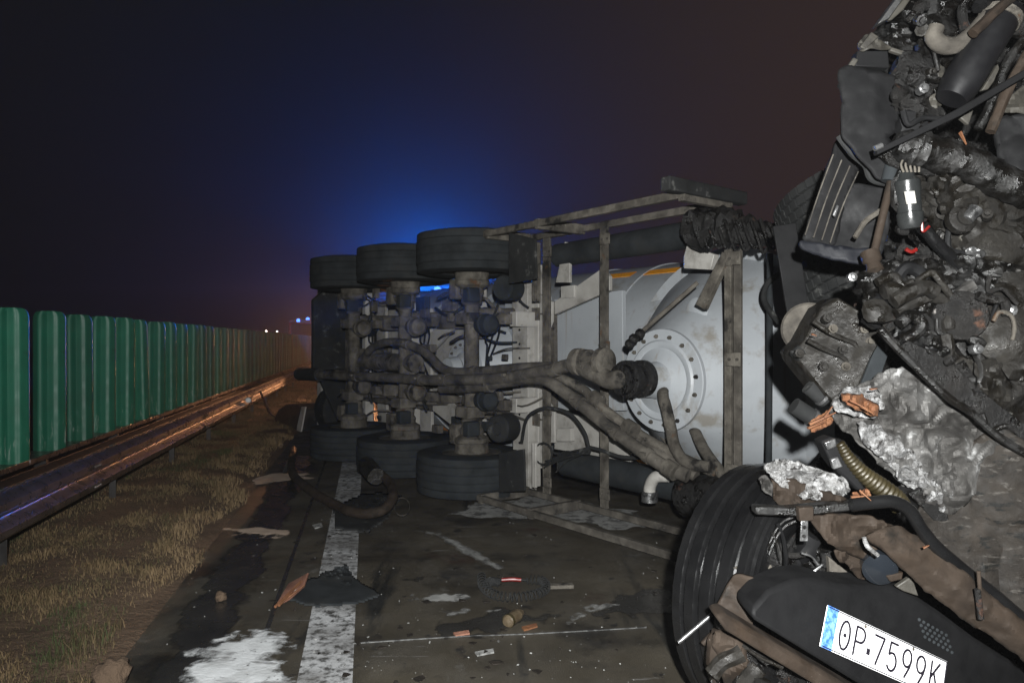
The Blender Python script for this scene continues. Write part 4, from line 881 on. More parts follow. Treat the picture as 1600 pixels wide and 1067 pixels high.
# clear bottle with a pale label
bo = MB().lathe(P(1424, 358, 2.58), P(1416, 270, 2.58)-P(1424, 358, 2.58), [(0.0, 0.0), (0.034, 0.004), (0.042, 0.02), (0.044, 0.06), (0.040, 0.063), (0.041, 0.13), (0.043, 0.135), (0.043, 0.175), (0.028, 0.19), (0.024, 0.21), (0.0, 0.215)], 24).build('fluid_bottle', 'bottle_clear', wr)
MB().prism(PD([(1413, 298), (1429, 297), (1432, 316), (1417, 318)], 2.525), BACK*0.003).build('bottle_label', 'frame_white', bo)
for k in range(5):
    hose([(1412+k*6, 268), (1408+k*7, 255), (1416+k*5, 240)], 0.004, 'wire', 'dusty', 6, d=2.55, wob=0)
hose([(1434, 330), (1440, 345), (1442, 360), (1452, 352)], 0.005, 'wire', 'red', 6, d=2.55, wob=0)
hose([(1415, 388), (1424, 392), (1432, 388)], 0.007, 'wire', 'red', 6, d=2.56, wob=0)
hose([(1440, 350), (1460, 375), (1480, 395), (1500, 415)], 0.022, 'coolant_hose', 'rubber_wet', 12, d=2.60)
# engine block castings
def casting(px, py, d, rx, ry, rz, mt='engine_brown', seed=0, rough=0.25, name='casting', sub=3, boxy=0.6):
    bm = bmesh.new(); bmesh.ops.create_icosphere(bm, subdivisions=sub, radius=1)
    c = P(px, py, d); rot = Matrix.Rotation(RW.uniform(-0.6, 0.6), 3, 'Y') @ Matrix.Rotation(RW.uniform(-0.4, 0.4), 3, 'X')
    for vv in bm.verts:
        p = vv.co.copy(); m = max(abs(p.x), abs(p.y), abs(p.z)); p = p.lerp(p/m, boxy)
        n = noise.fractal(p*1.6+Vector((seed, seed*2, 0)), 0.9, 2.2, 4); n2 = abs(noise.noise(p*4+Vector((seed, 0, 0))))
        p *= 1+rough*n-rough*0.5*n2
        vv.co = c + rot @ Vector((p.x*rx, p.y*ry, p.z*rz))
    me = bpy.data.meshes.new(name); bm.to_mesh(me); bm.free()
    me.polygons.foreach_set('use_smooth', [True]*len(me.polygons)); me.set_sharp_from_angle(angle=R(32))
    return link(name, me, mt, wr)
casting(1530, 320, 2.68, 0.16, 0.10, 0.11, 'engine_brown', 1, 0.25, sub=4)
casting(1560, 380, 2.70, 0.20, 0.12, 0.10, 'engine_brown', 2, 0.2, sub=4)
casting(1470, 300, 2.70, 0.10, 0.10, 0.08, 'engine_brown', 3, 0.3, sub=4)
casting(1500, 430, 2.66, 0.10, 0.10, 0.07, 'char_oily', 4, 0.4, sub=4)
casting(1555, 470, 2.68, 0.18, 0.12, 0.10, 'engine_brown', 5, 0.2, sub=4)
casting(1430, 480, 2.70, 0.14, 0.10, 0.08, 'char_oily', 6, 0.4, sub=4)
casting(1440, 420, 2.74, 0.12, 0.10, 0.08, 'char', 7, 0.4, sub=4)
casting(1590, 560, 2.62, 0.14, 0.12, 0.14, 'engine_brown', 8, 0.3, sub=4)
casting(1520, 560, 2.70, 0.14, 0.10, 0.12, 'engine_brown', 9, 0.3, sub=4)
casting(1460, 350, 2.78, 0.12, 0.10, 0.08, 'char', 10, 0.4, sub=4)
crumple('foil_collar', 'ash_sheet', [(1505, 430), (1515, 400), (1540, 440), (1572, 425), (1575, 385), (1610, 370), (1610, 420), (1590, 450), (1545, 465), (1515, 452)], 2.58, 4, 0.05, 16, 14, 4)
crumple('foil_collar', 'alu', [(1506, 388), (1522, 382), (1540, 396), (1532, 404), (1510, 400)], 2.56, 3, 0.03, 24, 15, 2)
MB().tube(PD([(1525, 325), (1512, 342)], 2.54), [0.026, 0.02], 14).build('pipe_stub', 'alu', wr)
MB().lathe(P(1505, 340, 2.56), Vector((0, -1, 0.2)), [(0.05, -0.03), (0.05, 0), (0.03, 0.01), (0.03, 0.02), (0, 0.02)], 20).build('engine_cap', 'engine_brown', wr)
MB().lathe(P(1501, 492, 2.54), Vector((-0.35, -1, 0.1)), [(0.05, -0.06), (0.085, -0.05), (0.09, 0.0), (0.085, 0.012), (0.06, 0.018), (0.0, 0.02)], 32).build('pulley', 'char', wr)
MB().lathe(P(1572, 520, 2.52), Vector((-0.3, -1, 0.2)), [(0.07, -0.05), (0.10, -0.04), (0.105, 0.0), (0.09, 0.01), (0.05, 0.03), (0.0, 0.03)], 32).build('pulley', 'engine_brown', wr)
hose([(1552, 500), (1562, 486), (1580, 492), (1585, 510), (1582, 530)], 0.007, 'wire', 'dusty', 6, d=2.47, wob=0)
# tangle of glossy pipes in the middle
tang = [[(1395, 470), (1420, 455), (1445, 448), (1462, 455)], [(1400, 488), (1430, 470), (1455, 462), (1480, 470)], [(1405, 505), (1425, 492), (1440, 505), (1430, 520), (1410, 530)],
        [(1410, 520), (1440, 518), (1470, 520), (1495, 525)], [(1430, 440), (1455, 425), (1470, 440), (1485, 460)], [(1478, 520), (1482, 550), (1480, 580), (1492, 600)],
        [(1520, 540), (1535, 570), (1532, 600), (1540, 640)], [(1395, 530), (1420, 548), (1450, 575), (1470, 600)], [(1440, 548), (1465, 552), (1480, 545)], [(1555, 560), (1580, 580), (1600, 600)],
        [(1370, 440), (1395, 430), (1410, 445), (1425, 440)], [(1380, 455), (1400, 450), (1408, 470)]]
for k, t_ in enumerate(tang): hose(t_, RW.choice((0.012, 0.016, 0.022, 0.028)), 'pipe', RW.choice(('char_oily', 'char_oily', 'rubber_wet', 'engine_brown')), 10, d=2.52+RW.random()*0.06, wob=0.15)
# seam rail running down to the right
hose([(1375, 512), (1400, 540), (1440, 580), (1480, 618), (1520, 645), (1560, 680), (1610, 712)], 0.014, 'edge_rail', 'char_oily', 8, d=2.44)
hull('dark_flange', 'char', [(1400, 545), (1480, 618), (1545, 665), (1600, 705), (1640, 740), (1640, 690), (1560, 630), (1480, 560), (1420, 530)], 2.50, 0.03)
# bolted gearbox casting
gb = hull('gearbox_cover', 'engine_brown', [(1285, 478, 2.86), (1310, 462, 2.86), (1370, 500, 2.78), (1385, 520, 2.78), (1360, 560, 2.74), (1345, 600, 2.74), (1320, 640, 2.76), (1290, 618, 2.80), (1245, 562, 2.84), (1240, 548, 2.84), (1258, 530, 2.86)], 2.84, 0.16, bevel=0.012)
for (x, y) in ((1294, 495), (1250, 550), (1288, 571), (1322, 571), (1302, 512), (1360, 532), (1330, 600), (1352, 512), (1318, 545)):
    MB().lathe(P(x, y, 2.76), Vector((-0.2, -1, 0.1)), [(0.018, -0.05), (0.018, 0.0), (0.011, 0.002), (0.011, 0.016), (0, 0.018)], 8).build('bolt', RW.choice(('dusty', 'engine_brown')), gb)
for pts in ([(1270, 500), (1300, 520), (1335, 535)], [(1335, 535), (1350, 560), (1340, 575)], [(1262, 530), (1290, 545), (1318, 558), (1330, 575)]):
    hose(pts, 0.010, 'rib', 'engine_brown', 8, d=2.77, parent=gb)
hull('flat_panel', 'rubber_dusty', [(1345, 600), (1362, 558), (1372, 535), (1390, 548), (1372, 600), (1350, 618)], 2.76, 0.03)
MB().lathe(P(1263, 512, 3.0), Vector((-0.55, -1, 0.1)), [(0.06, -0.05), (0.105, -0.04), (0.11, 0.0), (0.10, 0.01), (0.0, 0.012)], 36).build('disc', 'hose_grey', wr)
for (a, b, r_) in (((1240, 632), (1276, 655), 0.034), ((1262, 602), (1290, 625), 0.030), ((1252, 545), (1240, 556), 0.022)):
    st = MB().tube(PD([a, b], 2.84), r_, 18).build('hydraulic_stub', 'rubber', wr)
    MB().tube(PD([((a[0]*0.25+b[0]*0.75), (a[1]*0.25+b[1]*0.75)), ((a[0]*0.12+b[0]*0.88), (a[1]*0.12+b[1]*0.88))], 2.83), r_*1.12, 18).build('stub_band', 'alu', st)
# crumpled grey insulation sheet
def shd(x, y): return 2.60 - 0.0004*(x-1300) - 0.00025*(y-600)
crumple('heat_shield', 'ash_sheet', [(1305, 620), (1340, 600), (1395, 574), (1440, 566), (1480, 605), (1520, 640), (1562, 672), (1585, 690), (1570, 720), (1540, 745), (1505, 790), (1485, 805), (1460, 790), (1420, 770), (1395, 740), (1340, 690), (1310, 665), (1295, 640)], shd, 2.8, 0.06, 10.5, 16, 4, 0.006, sharp=22)
crumple('heat_shield_fold', 'ash_white', [(1335, 655), (1370, 665), (1420, 700), (1460, 745), (1482, 790), (1470, 800), (1440, 775), (1405, 745), (1385, 720), (1345, 685)], lambda x, y: shd(x, y)-0.05, 2.6, 0.05, 22, 17, 7, 0.006)
crumple('heat_shield_fold', 'ash_white', [(1300, 640), (1310, 615), (1340, 600), (1370, 600), (1385, 640), (1360, 650), (1325, 648)], lambda x, y: shd(x, y)-0.04, 2.6, 0.04, 22, 18, 7, 0.006)
crumple('scorched_panel', 'burnt_panel', [(1425, 800), (1470, 740), (1520, 690), (1560, 660), (1660, 730), (1660, 1030), (1580, 965), (1520, 915), (1460, 860)], lambda x, y: shd(x, y)+0.012-0.05*max(0, (x-1500)/100), 3.5, 0.035, 3.5, 19, 3, 0.012)
hull('dark_gap', 'char', [(1420, 770), (1440, 760), (1480, 800), (1485, 815), (1460, 812)], 2.52, 0.1)
# gold corrugated flex pipe with black channel beside it
gpt = spl(PD([(1312, 690), (1325, 712), (1345, 735), (1370, 755), (1398, 776), (1408, 790)], 2.46), 14); n_ = len(gpt)
MB().tube(gpt, [(0.016+0.019*min(1, i/n_*1.6))*(1.0 if i % 3 else 0.84) for i in range(n_)], 16).build('flex_pipe', 'gold', wr, sharp=60)
hull('black_channel', 'black_plastic', [(1283, 688), (1300, 680), (1316, 690), (1330, 725), (1355, 765), (1340, 765), (1310, 735), (1295, 715)], 2.46, 0.07, bevel=0.008)
hull('steel_clip', 'alu', [(1288, 690), (1306, 683), (1308, 696), (1294, 702)], 2.44, 0.02)
hull('steel_clip', 'alu', [(1298, 716), (1310, 712), (1318, 728), (1303, 732)], 2.44, 0.02)
# lower left: ash-topped bracket over the wheel
crumple('ash_bracket', 'ash_white', [(1192, 722), (1225, 716), (1280, 728), (1318, 745), (1330, 762), (1310, 782), (1260, 775), (1220, 760), (1198, 740)], lambda x, y: 2.42+0.0004*(1320-x), 2.6, 0.04, 24, 20, 6, 0.006)
crumple('dented_bracket', 'brown_metal', [(1200, 735), (1240, 748), (1300, 770), (1330, 782), (1300, 795), (1235, 795), (1212, 785), (1205, 760)], lambda x, y: 2.41+0.0004*(1320-x), 4, 0.04, 12, 21, 4, 0.01)
crumple('small_bracket', 'ash_sheet', [(1184, 745), (1196, 738), (1208, 752), (1206, 775), (1195, 768)], 2.5, 3, 0.03, 22, 22, 3)
MB().prism(PD([(1180, 790), (1230, 792), (1340, 782), (1345, 795), (1250, 806), (1182, 803)], 2.38), BACK*0.05).build('steel_bar', 'char_oily', wr, bevel=0.006)
hose([(1330, 787), (1365, 783), (1395, 782), (1420, 795), (1440, 825), (1460, 850), (1500, 885), (1550, 925), (1620, 985)], [0.022]*57, 'cable_sleeve', 'rubber_wet', 14, d=2.34, wob=0.08)
hull('strap_clip', 'brown_metal', [(1248, 792), (1272, 790), (1272, 812), (1250, 814)], 2.35, 0.03)
mb = MB(); mb.prism(PD([(1252, 812), (1263, 812), (1263, 844), (1250, 844)], 2.34), BACK*0.006); clip = mb.build('steel_tab', 'alu', wr, bevel=0.002)
for (x, y) in ((1257, 822), (1256, 836)): MB().lathe(P(x, y, 2.337), Vector((0, -1, 0)), [(0.006, -0.002), (0.006, 0.002), (0, 0.002)], 10).build('hole', 'char', clip)
# dented brown beam sweeping down to the right
def bd(x, y): return 2.36 - 0.00025*(x-1260)
crumple('dented_beam', 'brown_metal', [(1262, 806), (1300, 800), (1360, 805), (1400, 822), (1420, 850), (1395, 868), (1380, 885), (1350, 870), (1310, 860), (1285, 835)], bd, 4, 0.055, 8, 23, 3, 0.01)
crumple('long_beam', 'brown_metal', [(1350, 835), (1400, 818), (1440, 845), (1500, 890), (1560, 940), (1640, 1005), (1640, 1060), (1580, 1010), (1500, 960), (1430, 905), (1385, 860)], lambda x, y: 2.34-0.0003*(x-1350)+0.0010*abs((y-835)-(x-1380)*0.72), 4.5, 0.022, 7, 24, 3, 0.012, ridged=False, sharp=30)
hose([(1350, 838), (1356, 852), (1372, 866)], 0.007, 'bright_edge', 'ash_white', 8, d=2.26)
crumple('torn_lip', 'brown_metal', [(1300, 852), (1340, 868), (1365, 905), (1350, 905), (1320, 880), (1304, 870)], 2.40, 3.5, 0.04, 14, 25, 4, 0.008)
MB().lathe(P(1375, 888, 2.38), Vector((-0.3, -1, -0.2)), [(0.03, -0.05), (0.055, -0.04), (0.055, 0), (0.035, 0.01), (0, 0.015)], 24).build('fog_lamp', 'glass_dark', wr)
hull('lamp_bracket', 'brown_metal', [(1385, 898), (1412, 892), (1410, 904), (1392, 908)], 2.36, 0.02)
hull('liner', 'hose_grey', [(1295, 868), (1335, 900), (1335, 915), (1298, 912)], 2.55, 0.03)
hull('bent_tab', 'cream', [(1400, 915), (1425, 898), (1436, 930), (1412, 922)], 2.42, 0.02)
rod((1529, 890), (1531, 920), 0.006, 'pin', 'brown_metal', d=2.24); rod((1527, 918), (1533, 965), 0.009, 'pin', 'char', d=2.24)

# front wheel
def wheel():
    a = Vector((0.62, -0.785, 0.03)).normalized(); o = P(1279, 938, 2.66) - a*0.155
    R0, w = 0.485, 0.155; n = 150
    pr = [(0.29, -w+0.02), (0.36, -w), (0.43, -w), (0.457, -w+0.01)]
    for c, hw in ((-0.125, 0.022), (-0.064, 0.024), (0.0, 0.025), (0.064, 0.024), (0.122, 0.020)):
        e = 0.008 if abs(c) > 0.1 else 0
        pr += [(R0-e-0.016, c-hw-0.004), (R0-e-0.005, c-hw), (R0-e, c-hw+0.006), (R0-e, c+hw-0.005), (R0-e-0.004, c+hw), (R0-e-0.018, c+hw+0.003)]
    pr += [(0.460, w-0.008), (0.450, w), (0.438, w+0.001), (0.43, w+0.005), (0.38, w+0.003), (0.33, w-0.004), (0.29, w-0.02), (0.285, 0.1), (0.285, -0.1)]
    mb = MB().lathe(o, a, pr, n, loop=True)
    # sipes: nick the rib edges all round
    m = len(pr)
    for i, (r_, h_) in enumerate(pr):
        if 4 <= i < 34 and (i-4) % 6 in (1, 4):
            for k in range(n):
                if k % 3 == 0:
                    p = Vector(mb.v[i*n+k]); rad = p - o - a*(p-o).dot(a); mb.v[i*n+k] = tuple(p - rad.normalized()*0.007)
    t = mb.build('front_tyre', 'rubber_wet', wr, sharp=25)
    MB().lathe(o, a, [(0.290, 0.13), (0.280, 0.14), (0.272, 0.12), (0.262, 0.03), (0.20, 0.0), (0.16, 0.03), (0.13, 0.06), (0.11, 0.09), (0.0, 0.10), (0, -0.02), (0.2, -0.06), (0.27, 0.0), (0.285, 0.1)], 48).build('rim', 'char', t)
    for k in range(10):
        an = 2*pi*k/10; x, y, _ = frame(a)
        MB().lathe(o + a*0.05 + x*(0.165*cos(an)) + y*(0.165*sin(an)), a, [(0.016, -0.04), (0.016, 0.02), (0.010, 0.035), (0, 0.036)], 6).build('wheel_nut', 'char_oily', t)
wheel()
# wires and twisted bits inside the wheel
for pts, mt, r_ in (([(1198, 862), (1208, 835), (1222, 815), (1240, 805)], 'char_oily', 0.005), ([(1202, 864), (1213, 838), (1228, 820), (1244, 812)], 'char_oily', 0.006), ([(1214, 815), (1224, 838), (1228, 870), (1226, 900)], 'rubber_wet', 0.008), ([(1206, 830), (1218, 860), (1219, 905)], 'char_oily', 0.007),
                    ([(1252, 862), (1268, 868), (1278, 880)], 'alu', 0.004), ([(1270, 892), (1285, 880)], 'alu', 0.004), ([(1230, 905), (1215, 880), (1200, 870)], 'char', 0.012)):
    hose(pts, r_, 'wire', mt, 7, d=2.46, wob=0.3)
hull('torn_plate', 'hose_grey', [(1158, 880), (1175, 868), (1184, 880), (1186, 892), (1160, 892), (1145, 886)], 2.44, 0.01)
hull('torn_plate', 'dusty', [(1188, 898), (1205, 880), (1214, 896), (1206, 908)], 2.46, 0.015)
hull('torn_plate', 'char_oily', [(1186, 880), (1215, 872), (1225, 900), (1200, 905)], 2.52, 0.02)
# step panel and bumper carrying the plate
crumple('step_plate', 'brown_metal', [(1112, 955), (1145, 893), (1170, 895), (1212, 912), (1175, 962), (1180, 985), (1130, 968)], lambda x, y: 2.34+0.0006*(1200-x), 4, 0.012, 6, 26, 2, 0.015, ridged=False, sharp=30)
def bump_pl(x, y): return 2.20 + 0.0012*(x-1200) - 0.0004*(y-960)
bp = [(1176, 966), (1175, 950), (1200, 922), (1235, 906), (1270, 902), (1310, 912), (1345, 914), (1385, 912), (1425, 925), (1470, 955), (1530, 1000), (1640, 1068), (1640, 1150), (1480, 1150), (1330, 1060)]
MB().prism([P(x, y, bump_pl(x, y)) for x, y in bp], BACK*0.16).build('bumper', 'black_plastic', wr, bevel=0.014)
for r0 in range(4):
    for c0 in range(7):
        x, y = 1436+c0*7+r0*3, 966+r0*9+c0*4
        MB().lathe(P(x, y, bump_pl(x, y)-0.002), Vector((-0.3, -1, 0.3)), [(0.0065, 0), (0.005, 0.003), (0, 0.004)], 8).build('grille_stud', 'rubber_dusty', wr)
MB().prism([P(x, y, bump_pl(x, y)+0.01) for x, y in ((1118, 962), (1132, 956), (1180, 985), (1340, 1078), (1480, 1160), (1440, 1170), (1300, 1085), (1135, 985))], BACK*0.10).build('lower_rail', 'brown_metal', wr, bevel=0.012)
# number plate
q0, q1, q3 = P(1292, 943, bump_pl(1292, 943)-0.014), P(1478, 1030, 0), P(1262, 993, 0)
dl = bump_pl(1292, 943)-0.03
A = P(1292, 943, dl); Bc = P(1479, 1031, bump_pl(1479, 1031)-0.03); Dn = P(1262, 993, bump_pl(1262, 993)-0.03)
ex = (Bc-A).normalized(); ey = (A-Dn); ey = (ey-ex*ey.dot(ex)).normalized(); en = ex.cross(ey).normalized()
if en.y > 0: en = -en
LX = (Bc-A).length; LY = (A-Dn).length
def PL(u, v, o=0.0): return A + ex*(u*LX) - ey*((1-v)*LY) + en*o     # u along, v up
plate = MB().prism([PL(0, 0), PL(1, 0), PL(1, 1), PL(0, 1)], en*0.004).build('number_plate', 'plate_white', wr, bevel=0.002)
MB().prism([PL(0.0, 0.0, 0.0045), PL(0.085, 0.0, 0.0045), PL(0.085, 1.0, 0.0045), PL(0.0, 1.0, 0.0045)], en*0.001).build('blue_band', 'plate_blue', plate)
for (u0, v0, u1, v1) in ((0.008, 0.03, 0.992, 0.03), (0.008, 0.97, 0.992, 0.97), (0.992, 0.03, 0.992, 0.97)):
    MB().bar(PL(u0, v0, 0.005), PL(u1, v1, 0.005), 0.0035, 0.002, en).build('plate_border', 'plate_ink', plate)
for u0 in (0.30, 0.70):
    MB().lathe(PL(u0, 0.91, 0.0045), en, [(0.006, 0), (0.005, 0.002), (0, 0.0025)], 10).build('plate_screw', 'dusty', plate)
def ribbon(pts, w):
    mb = MB()
    for a, b in zip(pts[:-1], pts[1:]): mb.bar(a, b, w, 0.0016, en)
    for p in pts: mb.lathe(p, en, [(w/2, -0.0008), (w/2, 0.00085), (0, 0.0009)], 8)
    return mb
def arc(cx, cy, rx, ry, a0, a1, n=18): return [(cx+rx*cos(R(a0+(a1-a0)*i/n)), cy+ry*sin(R(a0+(a1-a0)*i/n))) for i in range(n+1)]
GL = {'O': [arc(0.5, 0.5, 0.42, 0.5, 0, 360, 28)], 'P': [[(0.1, 0), (0.1, 1), (0.5, 1)] + arc(0.5, 0.74, 0.40, 0.26, 90, -90, 14)[1:] + [(0.1, 0.48)]],
      '7': [[(0.08, 1), (0.92, 1), (0.42, 0)]], '5': [[(0.85, 1), (0.2, 1), (0.15, 0.56)] + arc(0.46, 0.32, 0.42, 0.32, 120, -145, 18)],
      '9': [arc(0.5, 0.69, 0.40, 0.31, 0, 360, 24), [(0.9, 0.69), (0.8, 0.4), (0.45, 0.0)]], 'K': [[(0.12, 0), (0.12, 1)], [(0.88, 1), (0.14, 0.42)], [(0.40, 0.62), (0.9, 0.0)]]}
for ch, u0 in (('O', 0.115), ('P', 0.232), ('7', 0.382), ('5', 0.500), ('9', 0.618), ('9', 0.736), ('K', 0.858)):
    mb = MB()
    for stx in GL[ch]:
        r_ = ribbon([PL(u0+0.088*x, 0.15+0.68*y, 0.0052) for x, y in stx], 0.0078); mb.add(r_.v, r_.f)
    mb.build('character', 'plate_ink', plate, sharp=0)
MB().lathe(PL(0.160, 0.49, 0.0045), en, [(0.007, 0), (0.007, 0.0015), (0, 0.0016)], 12).build('sticker_dot', 'plate_ink', plate)
MB().box(PL(0.352, 0.36, 0.005), ex, ey, en, 0.0075, 0.010, 0.001).build('sticker', 'plate_ink', plate)
# broken bits below the step
rod((1060, 1002), (1112, 958), 0.007, 'broken_rod', 'alu', d=2.42); rod((1098, 1004), (1128, 972), 0.009, 'broken_rod', 'brown_metal', d=2.40)
for k in range(26):
    x = 1112+RW.random()*120; y = 968+RW.random()*100; L = 20+RW.random()*60; an = RW.uniform(0.3, 2.6)
    if y > 930+(x-1110)*0.9+30 or x < 1180:
        hose([(x, y), (x+L*0.5*cos(an)+RW.uniform(-10, 10), y+L*0.5*sin(an)), (x+L*cos(an), y+L*sin(an))], RW.choice((0.006, 0.010, 0.018, 0.026)), RW.choice(('pipe', 'wire', 'strut')), RW.choice(('char', 'brown_metal', 'char_oily', 'engine_brown')), 8, d=2.20+RW.random()*0.16, wob=0.35)
crumple('torn_skirt', 'brown_metal', [(1112, 985), (1150, 980), (1170, 1030), (1185, 1110), (1140, 1110), (1125, 1040)], 2.26, 4, 0.06, 9, 27, 5, 0.01)
crumple('torn_skirt', 'char', [(1160, 990), (1220, 1010), (1300, 1070), (1300, 1130), (1180, 1130)], 2.34, 4, 0.09, 9, 28, 5, 0.01)

# orange splintered wood stuck in the wreck
def splinter(px, py, d, L, ang, w=0.012, parent=None):
    mb = MB(); rr = random.Random(int(px*7+py))
    ax = Vector((cos(ang), rr.uniform(-0.3, 0.1), sin(ang))).normalized(); x, y, _ = frame(ax); c = P(px, py, d)
    mb.box(c, x, y, ax, w, w*0.5, L/2, 0.35); return mb.build('wood_splinter', 'wood', wr)
for k, (poly, d_) in enumerate((([(1264, 664), (1280, 648), (1312, 634), (1310, 648), (1290, 662), (1272, 674)], 2.58), ([(1312, 614), (1345, 616), (1372, 632), (1376, 648), (1350, 646), (1330, 634), (1316, 626)], 2.45), ([(1330, 768), (1352, 762), (1362, 778), (1364, 790), (1345, 782), (1332, 780)], 2.32))):
    crumple('wood_shred', 'wood', poly, d_, 2.2, 0.04, 22, 60+k, 7, 0.006)
for (px, py, d, L, an, w) in ((1285, 652, 2.57, 0.10, 0.45, 0.009), (1276, 662, 2.57, 0.07, 0.35, 0.007), (1294, 642, 2.56, 0.05, 0.9, 0.006), (1340, 630, 2.42, 0.06, -0.45, 0.006), (1356, 640, 2.42, 0.05, -0.5, 0.006), (1365, 606, 2.44, 0.025, 0.1, 0.006),
                              (1352, 772, 2.30, 0.045, -0.8, 0.005), (1340, 774, 2.30, 0.04, 0.1, 0.006), (1447, 852, 2.24, 0.02, 0.5, 0.005), (1505, 215, 2.48, 0.05, -1.3, 0.006), (1272, 522, 2.72, 0.02, -0.3, 0.006)):
    splinter(px, py, d, L, an, w)

# many small broken pieces through the engine bay
zones = [([(1380, 110), (1480, 90), (1500, 170), (1420, 215), (1390, 200)], 2.60, 14), ([(1400, 240), (1600, 290), (1600, 420), (1480, 430), (1400, 400)], 2.60, 22), ([(1330, 430), (1480, 420), (1500, 560), (1420, 540), (1340, 500)], 2.60, 28),
         ([(1480, 440), (1600, 440), (1600, 680), (1520, 640), (1480, 580)], 2.54, 20), ([(1430, -10), (1600, -10), (1600, 60), (1440, 90)], 2.62, 18), ([(1150, 800), (1290, 800), (1300, 900), (1180, 900)], 2.56, 16)]
for poly, d, n in zones:
    xs = [p[0] for p in poly]; ys = [p[1] for p in poly]; c = 0
    while c < n:
        x = RW.uniform(min(xs), max(xs)); y = RW.uniform(min(ys), max(ys))
        if not inside(x, y, poly): continue
        c += 1; kind = RW.random(); dd = d + RW.uniform(-0.06, 0.12)
        mt = RW.choice(('char', 'char', 'char', 'char_oily', 'char_oily', 'engine_brown', 'rubber_wet', 'black_plastic') if RW.random() < 0.93 else ('ash_sheet', 'alu', 'cream'))
        if kind < 0.42:
            an = RW.uniform(0, 2*pi); L = RW.uniform(20, 70)
            hose([(x, y), (x+L*0.4*cos(an)+RW.uniform(-14, 14), y+L*0.4*sin(an)+RW.uniform(-14, 14)), (x+L*0.8*cos(an)+RW.uniform(-10, 10), y+L*0.8*sin(an)), (x+L*cos(an+0.4), y+L*sin(an+0.4))], RW.choice((0.005, 0.007, 0.010, 0.016, 0.022)), RW.choice(('cable', 'pipe', 'wire')), mt, 8, 5, d=dd, wob=0.25)
        elif kind < 0.70:
            s_ = RW.uniform(0.015, 0.05); casting(x, y, dd, s_*RW.uniform(0.6, 1.8), s_, s_*RW.uniform(0.6, 1.6), mt, RW.random()*50, 0.3, RW.choice(('casting', 'bracket', 'fitting')), 2, RW.uniform(0.2, 0.95))
        elif kind < 0.88:
            pts = []; k_ = RW.randint(4, 7); r_ = RW.uniform(8, 24)
            for q in range(k_):
                an = 2*pi*q/k_; pts.append((x+r_*RW.uniform(0.5, 1.3)*cos(an), y+r_*RW.uniform(0.5, 1.3)*sin(an), dd+RW.uniform(-0.04, 0.04)))
            hull('metal_shard', mt, pts, dd, RW.uniform(0.004, 0.02), bevel=0.002)
        else:
            r_ = RW.uniform(0.010, 0.024)
            MB().lathe(P(x, y, dd-0.03), Vector((RW.uniform(-0.6, 0.6), -1, RW.uniform(-0.6, 0.6))), [(r_, -0.03), (r_, 0), (r_*0.6, 0.002), (r_*0.6, 0.014), (0, 0.016)], 8).build('bolt', RW.choice(('alu', 'engine_brown', 'char_oily')), wr)

for k, (poly, d_, mt) in enumerate((
    ([(1400, 235), (1470, 255), (1540, 280), (1610, 310), (1610, 420), (1560, 400), (1500, 390), (1450, 345), (1410, 300)], 2.70, 'engine_brown'),
    ([(1440, 250), (1500, 262), (1545, 290), (1530, 340), (1470, 330)], 2.62, 'engine_brown'),
    ([(1330, 425), (1400, 405), (1470, 410), (1500, 470), (1470, 520), (1400, 500), (1345, 470)], 2.64, 'char_oily'),
    ([(1390, 500), (1450, 500), (1500, 540), (1560, 600), (1540, 640), (1470, 590), (1410, 545)], 2.60, 'char_oily'),
    ([(1500, 440), (1560, 455), (1620, 440), (1620, 560), (1560, 570), (1510, 520)], 2.62, 'engine_brown'),
    ([(1520, 560), (1620, 560), (1620, 700), (1570, 660), (1530, 620)], 2.56, 'engine_brown'),
    ([(1440, 20), (1520, 0), (1600, -20), (1600, 30), (1540, 70), (1470, 110), (1430, 80)], 2.70, 'char_oily'),
    ([(1390, 130), (1440, 140), (1480, 175), (1440, 215), (1400, 215)], 2.64, 'char'),
    ([(1500, 385), (1560, 370), (1600, 400), (1590, 440), (1530, 440)], 2.66, 'char_oily'),
    ([(1210, 800), (1290, 800), (1310, 860), (1300, 905), (1220, 890)], 2.66, 'char_oily'))):
    crumple('melted_panel', mt, poly, d_, 3.5, 0.11, 6.0, 40+k*3, 12, 0.01, ridged=True, sharp=28)
# drive tyre with block tread, lying behind the fender
def block_tyre():
  a = Vector((0.16, -0.30, -0.94)).normalized()
  for sg in (-1, 1):
    o = P(1378, 372, 3.95) + a*(0.165*sg); R0, w = 0.50, 0.155
    pr = [(0.29, -w+0.02), (0.36, -w), (0.45, -w), (0.475, -w+0.02), (R0-0.02, -w+0.03), (R0-0.02, w-0.03), (0.475, w-0.02), (0.45, w), (0.36, w), (0.29, w-0.02), (0.28, 0)]
    t = MB().lathe(o, a, pr, 64, loop=True).build('drive_tyre', 'rubber', wr)
    x, y, _ = frame(a); mb = MB()
    for r0 in range(5):
        for k in range(54):
            an = 2*pi*(k+0.5*(r0 % 2))/54; rad = x*cos(an)+y*sin(an); tg = a.cross(rad)
            mb.box(o + rad*(R0-0.010) + a*(-0.116+r0*0.058), tg, a, rad, 0.0245, 0.0245, 0.012, 0.92)
    b = mb.build('tread_blocks', 'rubber', t); b['kind'] = 'stuff'
    MB().lathe(o, a, [(0.285, 0.13), (0.27, 0.12), (0.25, 0.0), (0.15, -0.02), (0.1, 0.03), (0, 0.03)], 36).build('rim', 'hose_grey', t)
block_tyre()
# ------------------------------------------------------------------ debris on the road
def gl(lst, z=0.0): return [G(a[0], a[1], a[2] if len(a) > 2 else z) for a in lst]
